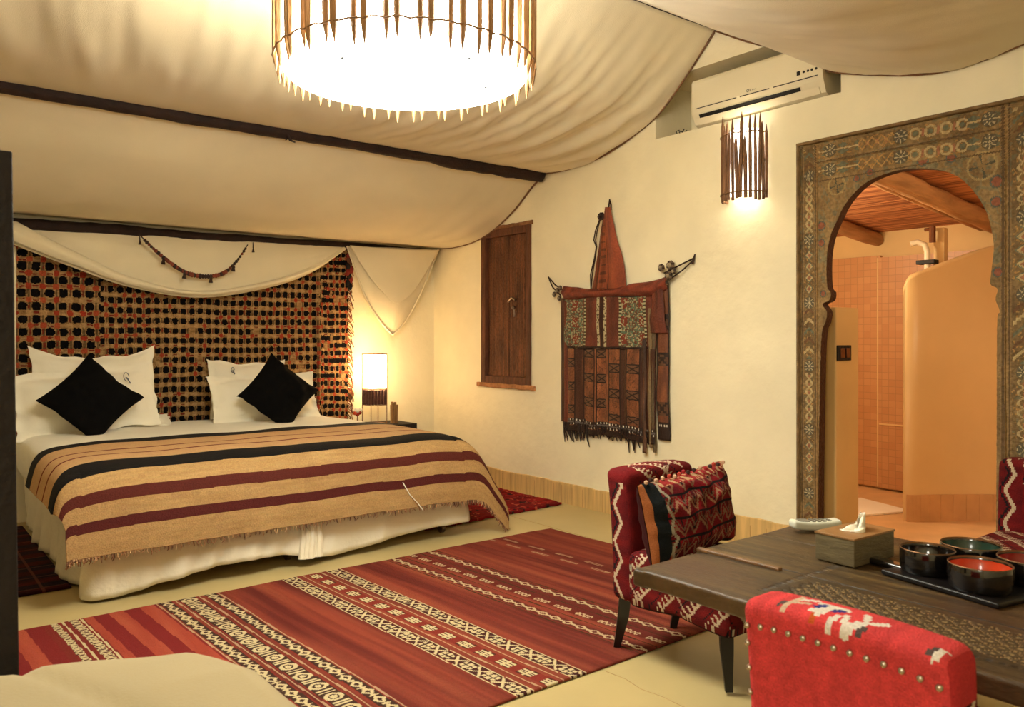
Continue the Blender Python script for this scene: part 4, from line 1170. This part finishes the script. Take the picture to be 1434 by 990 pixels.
# curved shower screen wall
SC = [(5.33, 2.56), (5.375, 2.50), (5.50, 2.415), (5.66, 2.30), (5.82, 2.172), (6.0, 2.02), (6.2, 1.84)]
def scpt(t): return poly(SC, t)
mb = MB(); n = 60; b0 = 0
for i in range(n+1):
    t = i/n; p = scpt(t); q = scpt(min(1, t+.01)); r = scpt(max(0, t-.01)); dx, dy = q[0]-r[0], q[1]-r[1]; L = hypot(dx, dy); nx, ny = -dy/L, dx/L
    th = .10*math.sqrt(max(.02, 1-(max(0, .10-t)/.10)**2)) if t < .10 else .10
    ztp = interp([(0, 1.50), (.03, 1.555), (.09, 1.60), (.3, 1.67), (.6, 1.80), (.8, 1.86), (1, 1.90)], t)
    mb.v += [(p[0], p[1], 0), (p[0], p[1], ztp-.02), (p[0]+nx*.012, p[1]+ny*.012, ztp), (p[0]+nx*(th-.01), p[1]+ny*(th-.01), ztp), (p[0]+nx*th, p[1]+ny*th, ztp-.02), (p[0]+nx*th, p[1]+ny*th, 0)]
for i in range(n):
    for k in range(5): mb.face([i*6+k, i*6+k+1, i*6+k+7, i*6+k+6])
mb.face([0, 1, 2, 3, 4, 5])
tag(obj('wall_shower_screen', mb, mat('tadelakt_cream', (220, 190, 136), .35, .06, 2, .08, 10, spec=.5), sharp=60), kind='structure')
mb = MB(); k = 0
for i in range(52):
    t0 = .06+.94*i/52; t1 = .06+.94*(i+.93)/52 if i % 4 == 3 else .06+.94*(i+1)/52
    a, b = scpt(t0), scpt(t1); dx, dy = b[0]-a[0], b[1]-a[1]; L = hypot(dx, dy); nx, ny = dy/L, -dx/L
    o_ = .009
    mb.add([(a[0], a[1], 0), (b[0], b[1], 0), (b[0], b[1], .178), (a[0], a[1], .178), (a[0]+nx*o_, a[1]+ny*o_, 0), (b[0]+nx*o_, b[1]+ny*o_, 0), (b[0]+nx*o_, b[1]+ny*o_, .178), (a[0]+nx*o_, a[1]+ny*o_, .178)], [(4, 5, 6, 7), (7, 6, 2, 3), (0, 4, 7, 3), (1, 2, 6, 5)])
tag(obj('baseboard_shower', mb, mat('terracotta_tile', (206, 162, 112), .5, .12, 6, .1, 20), smooth=False, weld=False), kind='structure')

# bath mat
o = obj('bath_mat', MB().rbox((0, 0, .008), (.30, .24, .008), .006, .03, deform=lambda P: (P.x, P.y, P.z+.002*nz(P.x*30, P.y*30))), M['linen'], base=(0, 0, 0))
o.location = (5.44, 2.98, 0); o.rotation_euler = (0, 0, radians(-20))
tag(o, 'white bath mat on the bathroom floor seen through the arch', 'bath mat')
sh = thing('shower_pipe', 'white shower riser with black clamp rising behind the cream screen wall', 'shower', (5.62, 2.56, 0))
obj('pipe', MB().tube([(5.64, 2.545, 0), (5.64, 2.545, 1.80), (5.635, 2.56, 1.845), (5.62, 2.60, 1.865), (5.60, 2.64, 1.855)], .020, 12), M['white_plastic'], sh)
obj('clamp', MB().rbox((5.64, 2.545, 1.725), (.035, .062, .014), .004, .05), M['dark'], sh)
obj('wall_bracket', MB().tube([(5.66, 2.52, 1.86), (5.66, 2.52, 1.97)], .022, 8).tube([(5.66, 2.52, 1.95), (5.66, 2.57, 1.95)], .012, 8), M['bronze_switch'], sh)
obj('post', MB().rbox((5.74, 2.50, .98), (.03, .035, .98), .006, .3), M['bath_plaster'], sh)

# ------------------------------------------------------------------ slipper chairs in kilim
def kil(u, v, sty):
    """kilim pattern, u across / v along in metres"""
    red = mixc((120, 26, 26), (84, 18, 22), .5+.8*nz(u*9, v*30, sty)); cr = (196, 176, 148); bk = (30, 22, 26)
    if sty == 1:    # diagonal combs
        d = (u+v*.9) % .115; e = (u-v*.9) % .030
        if d < .012: return cr
        if .012 < d < .045 and e < .012: return cr
        if .060 < d < .066: return bk
        d2 = (u-v*.9) % .23
        if d2 < .012: return mixc(cr, red, .15)
        return red
    if sty == 2:    # zigzag band
        z = abs(((v) % .14)-.07)*.55
        if abs(u-z+.0) < .008: return cr
        if abs(u-z-.022) < .005: return bk
        return red
    if sty == 3:    # rows of hooked vees, for the loose cushion
        row = floor(v/.085); l = v-row*.085; q = ((u+(row % 2)*.03) % .06)-.03
        w = abs(q)*1.6
        if abs(l-.016-w) < .0085: return (126, 92, 70) if row % 2 else (146, 110, 84)
        if abs(l-.045-w) < .006: return (110, 82, 66)
        if abs(q) < .004 and l > .03: return (34, 24, 26)
        if l < .008: return bk
        return mixc((134, 20, 28), (84, 18, 24), .5+nz(u*20, v*20))
    return red
MOTIF = [(.058, .040, .050, .055, .008, 2), (.022, .040, .012, .050, .008, 2), (.108, .005, .108, .070, .007, 1), (.108, .030, .080, .045, .006, 1), (.108, .055, .075, .070, .006, 0),
         (.062, .062, .005, .057, .008, 0), (.055, .020, .030, .050, .009, 0), (.040, .012, .035, .030, .008, 0), (.012, .0, .004, .020, .007, 0), (-.005, .032, -.020, -.003, .007, 0),
         (-.020, -.003, -.070, .045, .008, 0), (-.030, .062, -.042, .032, .006, 0), (.045, .0, .045, .008, .004, 4), (.122, .010, .118, .030, .005, 3), (-.045, .0, -.052, .008, .005, 3), (-.172, .0, -.182, .025, .005, 0), (-.163, .004, -.170, .022, .004, 3)]
def chair(label, loc, rz, sty, plain_back, studs=True, zig=False):
    t = thing('slipper_chair', label, 'chair', (0, 0, 0), 'low kilim upholstered chairs round the table')
    W2 = .20
    def seat_col(P, n):
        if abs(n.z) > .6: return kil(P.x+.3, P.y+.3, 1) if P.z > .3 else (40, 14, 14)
        u = (P.y if abs(n.x) > .6 else P.x)
        c = kil(u+.4, P.z+.1, 1)
        if abs(P.z-.335) < .008 and sin(u*160) > -.1: return (150, 140, 120)
        return c
    obj('seat', MB().rbox((0, -.045, .295), (W2, .235, .095), .030, .0065, col=seat_col, deform=lambda P: (P.x, P.y, P.z+(.012*(1-(P.x/.2)**2)*(1-(P.y/.235)**2) if P.z > .05 else 0)+(-.018*abs(sin((P.y)*7)) if P.z < -.08 else 0))), M['colup'], t)
    def bdef(P):
        k = (P.z+.27)/.54      # 0 bottom 1 top
        y = P.y*(1+.10*max(0, k-.8)*5)+.035*k*k
        z = P.z+.010*(1-(P.x/.2)**2)*(1 if P.z > .2 else 0)
        return (P.x*(1+.015*k), y, z)
    def back_col(P, n):
        z = P.z
        if plain_back:
            if z > .665 or n.z > .5:
                x = P.x; t = .035-(P.y-.262)-max(0, .672-z)
                # plain red with a white and blue motif in the middle of the roll
                WH, BG, BL, GR, OR = (228, 218, 208), (206, 176, 150), (44, 54, 130), (92, 76, 74), (200, 90, 40)
                for ax, ay, bx_, by_, w, cc in MOTIF:
                    dx, dy = bx_-ax, by_-ay; L2 = dx*dx+dy*dy; tt = max(0, min(1, ((x-ax)*dx+(t-ay)*dy)/L2))
                    if hypot(x-ax-dx*tt, t-ay-dy*tt) < w: return (WH, BG, BL, GR, OR)[cc]
            if abs(n.x) > .7 and 2 > 1: return kil(P.y-.20, z, 2) if z < .6 else (180, 50, 52)
            s = 1+.10*nz(P.x*60, z*60, 3)+.08*nz(P.x*30, z*8)
            return mulc((214, 70, 72), s)
        if zig and n.y < -.3 and abs(P.x) > .10: return kil(abs(P.x)-.13, z, 2)
        if abs(n.x) > .7 and z < .64: return kil(P.y-.21, z, 2)
        if (n.z > .3 or (z > .58 and n.y < -.2)) and abs(P.x) < .13: return kil(P.x+.33, z*1.0+P.y*1.2, 1)
        if n.y > .6: return mixc((132, 24, 26), (110, 18, 22), .5+nz(P.x*9, z*9))
        if z < .38 and abs(n.x) > .6: return kil(P.y, z, 1)
        return mixc((116, 22, 24), (88, 16, 20), .5+nz(P.x*8, z*30))
    bk_ = obj('backrest', MB().rbox((0, .215, .440), (W2, .055, .247), .030, .0055, col=back_col, deform=bdef), M['colup'], t)
    def leg(x, y, fx, fy): return MB().tube([(x, y, .215), (x+fx*.3, y+fy*.25, .13), (x+fx*.7, y+fy*.7, .05), (x+fx, y+fy, 0)], [.032, .029, .021, .018], 4)
    for x, y, fx, fy in ((-.16, -.235, 0, -.012), (.16, -.235, 0, -.012), (-.165, .225, 0, .045), (.165, .225, 0, .045)):
        obj('leg', leg(x, y, fx, fy), M['black'], t, smooth=False)
    # nail heads around the back
    proto = None; pts = []
    yb = .2745
    for i in range(14):
        f = -1+2*i/12; pts.append((f*.183, yb+.026, .646-.010*abs(f)**4)) if i < 13 else None
    for i in range(8):
        z = .598-.050*i; k = (z-.19)/.54
        for s_ in (-1, 1): pts.append((s_*.188, yb+.035*k*k-.003, z))
    for i in range(5):
        z = .64-.06*i; k = (z-.19)/.54; pts.append((.2025, .235+.035*k*k, z))
    for q in (pts if studs else []):
        if proto is None:
            proto = obj('nail_head', MB().ball((0, 0, 0), .0066, 10), M['nail'], bk_); proto.location = q
        else: link_copy(proto, bk_, q)
    t.location = loc; t.rotation_euler = (0, 0, rz)
    return t
chair('dark red kilim chair at the far table end with a loose cushion on it', (2.43, 1.925, 0.012), 0, 1, False, False)
chair('bright red chair in the foreground with a nail-studded back', (1.655, .775, 0), radians(90), 1, True)
chair('red kilim chair standing against the wall right of the arch, behind the bowls', (3.60, 1.215, 0), radians(-90), 1, False, False, True)

# loose cushion standing on the far chair
def cush_col(a, b, sg):
    u, v = (a+1)*.27, (b+1)*.16
    if sg > 0: return (60, 22, 24)
    if a < -.93: return (156, 92, 52)
    if a < -.74: return (20, 24, 26)
    if abs(a+.70-.03*sin(v*80)) < .022: return (150, 140, 120)
    if b > .84: return mixc((140, 40, 40), (176, 140, 104), 1 if (nz(u*60, v*60) > .08) else 0)
    return kil(u, v, 3)
cu, _ = pillow('kilim_cushion', (2.425, 1.975, .545), .53, .30, .17, radians(-10), radians(-4), M['colup'], 'plump dark red kilim cushion with hooked zigzag rows, leaning on the far chair', 'cushion', None, yaw=radians(3), pinch=.03, colf=cush_col, seed=30, nrm=34)
mb = MB()
for i in range(16):
    mb.ball((2.185+.45*i/15, 1.972+.006*sin(i), .684+.030*i/15+.004*sin(i*2.1)), .009, 6, c=rnd.choice([(170, 60, 46), (60, 40, 36), (190, 150, 120), (150, 30, 36)]))
obj('braided_edge', mb, M['col'], cu)

# ------------------------------------------------------------------ carved plank table
tb = thing('plank_table', 'long dark weathered plank table with carved lattice, in the right foreground', 'table', (2.18, .70, 0))
tx0, tx1, ty0, ty1, TH = 1.70, 2.64, -.25, 1.60, .55
def tcarve(x, y):
    """depth of carving and darkness"""
    d = 0
    if abs(x-2.02) < .003 or abs(x-2.33) < .003: d = 1
    if .35 < y < 1.20 and 1.80 < x < 1.985:
        a = (x+y*.8) % .046; b = (x-y*.8) % .046
        if a < .0045 or b < .0045: d = 1
    if 1.22 < y < 1.245 and 1.80 < x < 2.2 and ((x*60) % 1) < .5: d = .8
    if abs(x-1.775) < .006 and y < 1.2 and ((y*40) % 1) < .55: d = .8
    return d
def tcol(P, n):
    x, y = P.x, P.y
    g = nz(x*34, y*2.2, 3)+.6*nz(x*80, y*4, 5)
    c = mixc((100, 78, 44), (54, 40, 22), .5-.9*g)
    c = mixc(c, (78, 52, 34), max(0, nz(x*3, y*2, 8))*1.4)
    if n.z > .5:
        d = tcarve(x, y)
        if d: c = mixc(c, (150, 124, 82) if (1.79 < x < 1.99 and y < 1.18 and abs(x-2.02) > .003) else (36, 26, 18), d*.8)
        elif .35 < y < 1.20 and 1.80 < x < 1.985: c = (150, 126, 86) if hypot(((x+y*.8) % .046)-.025, ((x-y*.8) % .046)-.025) < .006 else mixc(c, (60, 46, 28), .45)
    return tuple(int(q/3)*3 for q in c)
def tdef(P):
    x, y = P.x+(tx0+tx1)/2, P.y+(ty0+ty1)/2
    z = P.z+.002*nz(x*5, y*3)
    if P.z > .015: z -= .0035*tcarve(x, y)
    if y > 1.55 and x < 2.0 and P.y > 0: return (P.x, P.y-.012, z-.004)
    return (P.x+.004*nz(y*6, 1)*(abs(P.x) > .4), P.y+.008*nz(x*5, 2)*(P.y > .8), z)
top = obj('table_top', MB().rbox(((tx0+tx1)/2, (ty0+ty1)/2, TH-.024), ((tx1-tx0)/2, (ty1-ty0)/2, .024), .010, .0052, col=tcol, deform=tdef), M['coltable'], tb, sharp=50)
def end_def(P): return (P.x, P.y+.006*nz(P.x*8, 3), P.z)
obj('batten', MB().rbox((2.003, 1.45, TH+.002), (.010, .145, .006), .004, .01, col=lambda P, n: mixc((128, 92, 58), (92, 66, 40), .5+nz(P.x*6, P.y*40)), deform=end_def), M['coltable'], tb)
mb = MB().box(tx0+.25, tx0+.285, ty0+.06, ty1-.30, TH-.10, TH-.047).box(tx1-.085, tx1-.05, ty0+.06, ty1-.30, TH-.10, TH-.047).box(tx0+.25, tx1-.05, ty1-.335, ty1-.30, TH-.10, TH-.047).box(tx0+.25, tx1-.05, ty0+.06, ty0+.095, TH-.10, TH-.047)
obj('apron', mb, M['darkwood'], tb, smooth=False)
for x in (tx0+.30, tx1-.10):
    for y in (ty0+.12, ty1-.33):
        obj('leg', MB().tube([(x, y, TH-.047), (x, y, 0)], [.035, .025], 8), M['darkwood'], tb)

# phone, tissue box, bowls
ph = thing('phone_handset', 'pale cordless telephone handset lying at the far corner of the table', 'phone', (2.515, 1.515, TH))
Rp = Matrix.Translation((2.505, 1.50, TH+.0215)) @ Matrix.Rotation(radians(-32), 4, 'Z')
obj('body', MB().rbox((0, 0, 0), (.085, .028, .014), .010, .01, M=Rp, deform=lambda P: (P.x, P.y*(1-.12*abs(P.x)/.085), P.z+.006*(P.x/.085)**2)), M['phone'], ph)
obj('screen', MB().rbox((-.045, 0, .0165), (.018, .017, .002), .001, .02, M=Rp), M['grey'], ph)
mb = MB()
for i in range(4):
    for j in range(3): mb.rbox((-.012+.019*i, -.014+.014*j, .0155), (.006, .004, .0025), .001, .01, M=Rp)
obj('keypad', mb, M['grey'], ph)
tbx = thing('tissue_box', 'square wooden tissue box with a white tissue on the table', 'tissue box', (2.27, 1.27, TH))
Rt = Matrix.Translation((2.285, 1.24, TH+.003)) @ Matrix.Rotation(radians(-3), 4, 'Z')
boxm = mat('tissue_box_wood', (104, 92, 66), .5, .2, 12, .2, 50, stretch=(1, 1, 4)); lidm = mat('tissue_box_lid', (150, 110, 68), .35, .15, 9, .1, 40)
obj('body', MB().rbox((0, 0, .038), (.105, .062, .038), .003, .05, M=Rt), boxm, tbx)
obj('lid', MB().rbox((0, 0, .079), (.107, .064, .003), .001, .05, M=Rt), lidm, tbx)
def tis(u, v):
    th = 2*pi*u; r = (.036+.010*sin(3*th+1))*(1-.62*v)+.008*sin(5*th+v*3)*v
    z = .082+.050*v*(.55+.45*sin(th*1.0+2.2))+.012*v*sin(3*th)
    return tuple(Rt @ Vector((r*cos(th)*1.2+.012*v, r*sin(th)*.8-.006*v, z+.006*nz(u*9, v*4))))
obj('tissue', MB().grid(tis, 36, 14), M['tissue'], tbx, weld=False, solid=.001)
def bowl(loc, r, h, inm, label):
    t = thing('serving_bowl', label, 'bowl', loc, 'black lacquered bowls on the table tray')
    x, y, z = loc
    obj('shell', MB().lathe([(0, 0), (r*.93, 0), (r*.97, .006), (r, h*.5), (r*.99, h-.003), (r*.975, h), (r*.955, h-.002), (r*.94, h-.008)], (x, y, z), 48), M['lacquer'], t)
    obj('glaze', MB().lathe([(r*.945, h-.006), (r*.90, h*.45), (r*.80, h*.25), (0, h*.20)], (x, y, z), 48), M[inm], t, label=inm.replace('_', ' ')+' inside')
    obj('rim', MB().lathe([(r*.945, h-.004), (r*.96, h+.001), (r*.985, h-.001)], (x, y, z), 48), M['brass'], t)
    return t
tz = TH+.0172
tr = thing('serving_tray', 'black lacquered tray with a short handle under the bowls', 'tray', (2.33, .93, TH))
Rr = Matrix.Translation((2.31, .915, TH+.002)) @ Matrix.Rotation(radians(-12), 4, 'Z')
obj('plate', MB().rbox((0, -.0, .007), (.165, .165, .007), .005, .03, M=Rr), M['tray'], tr)
obj('handle', MB().rbox((-.09, .20, .010), (.020, .06, .009), .007, .01, M=Rr), M['lacquer'], tr)
bowl((2.215, .868, tz), .076, .062, 'red_glaze', 'bowl with an orange-red glazed inside, nearest of the bowls on the tray')
bowl((2.262, 1.020, tz), .070, .062, 'lacquer', 'all-black bowl at the left end of the tray')
bowl((2.408, .968, tz), .078, .062, 'green_glaze', 'bowl with a dark green inside at the back of the tray')
bowl((2.372, .808, tz), .078, .062, 'dkred_glaze', 'bowl with a deep red inside at the right edge, behind the orange-red one')

# ------------------------------------------------------------------ cream bench in the near left corner
bn = thing('upholstered_bench', 'low cream upholstered bench cropped by the lower left corner', 'bench', (-.2, 1.45, 0))
def bdf(P):
    z = P.z+(.014*(1-(P.x/.92)**4)*(1-(P.y/.55)**4) if P.z > 0 else 0)
    s = exp(-((P.x-.56+.35*(P.y-.4))/.022)**2)*(P.z > 0)
    k = max(0, (P.y-.25)/.3)*max(0, (P.x-.55)/.37)
    return (P.x+.008*nz(P.y*4, 2)-.05*k, P.y+.012*nz(P.x*3, 5)-.04*k, z-.012*s+.004*nz(P.x*5, P.y*5)-.035*k*(P.z > 0))
obj('seat_cushion', MB().rbox((-.255, 1.48, .385), (.935, .575, .105), .06, .02, deform=bdf), M['cream_up'], bn, sharp=0)
obj('base', MB().rbox((-.26, 1.45, .175), (.88, .50, .105), .02, .1), M['cream_up'], bn)
for x in (-1.05, .53):
    for y in (1.03, 1.87): obj('leg', MB().tube([(x, y, .07), (x, y, 0)], [.03, .022], 8), M['black'], bn)

# dark carved panel at the left edge
sp_ = thing('wooden_screen', 'dark studded wooden screen panel cut off by the left edge of the view', 'screen', (-.05, 2.14, 0))
mb = MB().rbox((.225, 2.14, .803), (.030, .022, .803), .004, .05).rbox((-.45, 2.14, .803), (.030, .022, .803), .004, .05).rbox((-.11, 2.14, 1.565), (.31, .020, .035), .004, .05).rbox((-.11, 2.14, .10), (.31, .020, .04), .004, .05)
obj('frame', mb, M['darkwood'], sp_)
obj('panel', MB().rbox((-.11, 2.14, .85), (.31, .008, .72), .003, .1), M['darkwood'], sp_)
sp_.rotation_euler = (0, -.011, 0); sp_.location.z = .013; sp_.location.x += .014
pr_ = None
for i in range(30):
    q = (.226, 2.117, .08+.052*i)
    if pr_ is None: pr_ = obj('stud', MB().ball((0, 0, 0), .005, 8), M['brass'], sp_); pr_.location = (q[0]+.05, q[1]-2.14, q[2])
    else: link_copy(pr_, sp_, (q[0]+.05, q[1]-2.14, q[2]))

# ------------------------------------------------------------------ lights
def point(name, loc, e, col, r=.08):
    l = bpy.data.lights.new(name, 'POINT'); l.energy = e; l.color = col; l.shadow_soft_size = r
    o = bpy.data.objects.new(name, l); C.objects.link(o); o.location = loc; return o
point('bathroom_lamp', (4.75, 3.25, 1.9), 29, (1, .80, .52), .12)
point('bathroom_lamp', (4.60, 1.05, 1.9), 11, (1, .78, .50), .12)
point('table_lamp_bulb', (3.25, 5.90, .99), 2.6, (1, .66, .32), .04)
point('unseen_fill_light', (-1.3, -.4, 1.9), 52, (1, .97, .84), .3)  # unseen fill added to brighten the chair back, bench and side wall

w = bpy.data.worlds.new('World'); bpy.context.scene.world = w; w.use_nodes = True
w.node_tree.nodes['Background'].inputs[0].default_value = (.9, .7, .45, 1); w.node_tree.nodes['Background'].inputs[1].default_value = .02

# ------------------------------------------------------------------ camera
cam = bpy.data.cameras.new('Camera'); co = bpy.data.objects.new('Camera', cam); C.objects.link(co)
co.location = (0, 0, 1.2); co.rotation_euler = (radians(90), 0, radians(-38.5))
cam.sensor_width = 36; cam.lens = 36*1131/1434; cam.shift_y = -(495-475)/1434.0
cam.dof.use_dof = True; cam.dof.focus_distance = 4.6; cam.dof.aperture_fstop = 6.3
S_ = bpy.context.scene; S_.camera = co
S_.view_settings.view_transform = 'Standard'; S_.view_settings.look = 'None'; S_.view_settings.gamma = 1; S_.view_settings.use_curve_mapping = False
S_.view_settings.exposure = 0.60
S_.cycles.max_bounces = 8; S_.cycles.diffuse_bounces = 5
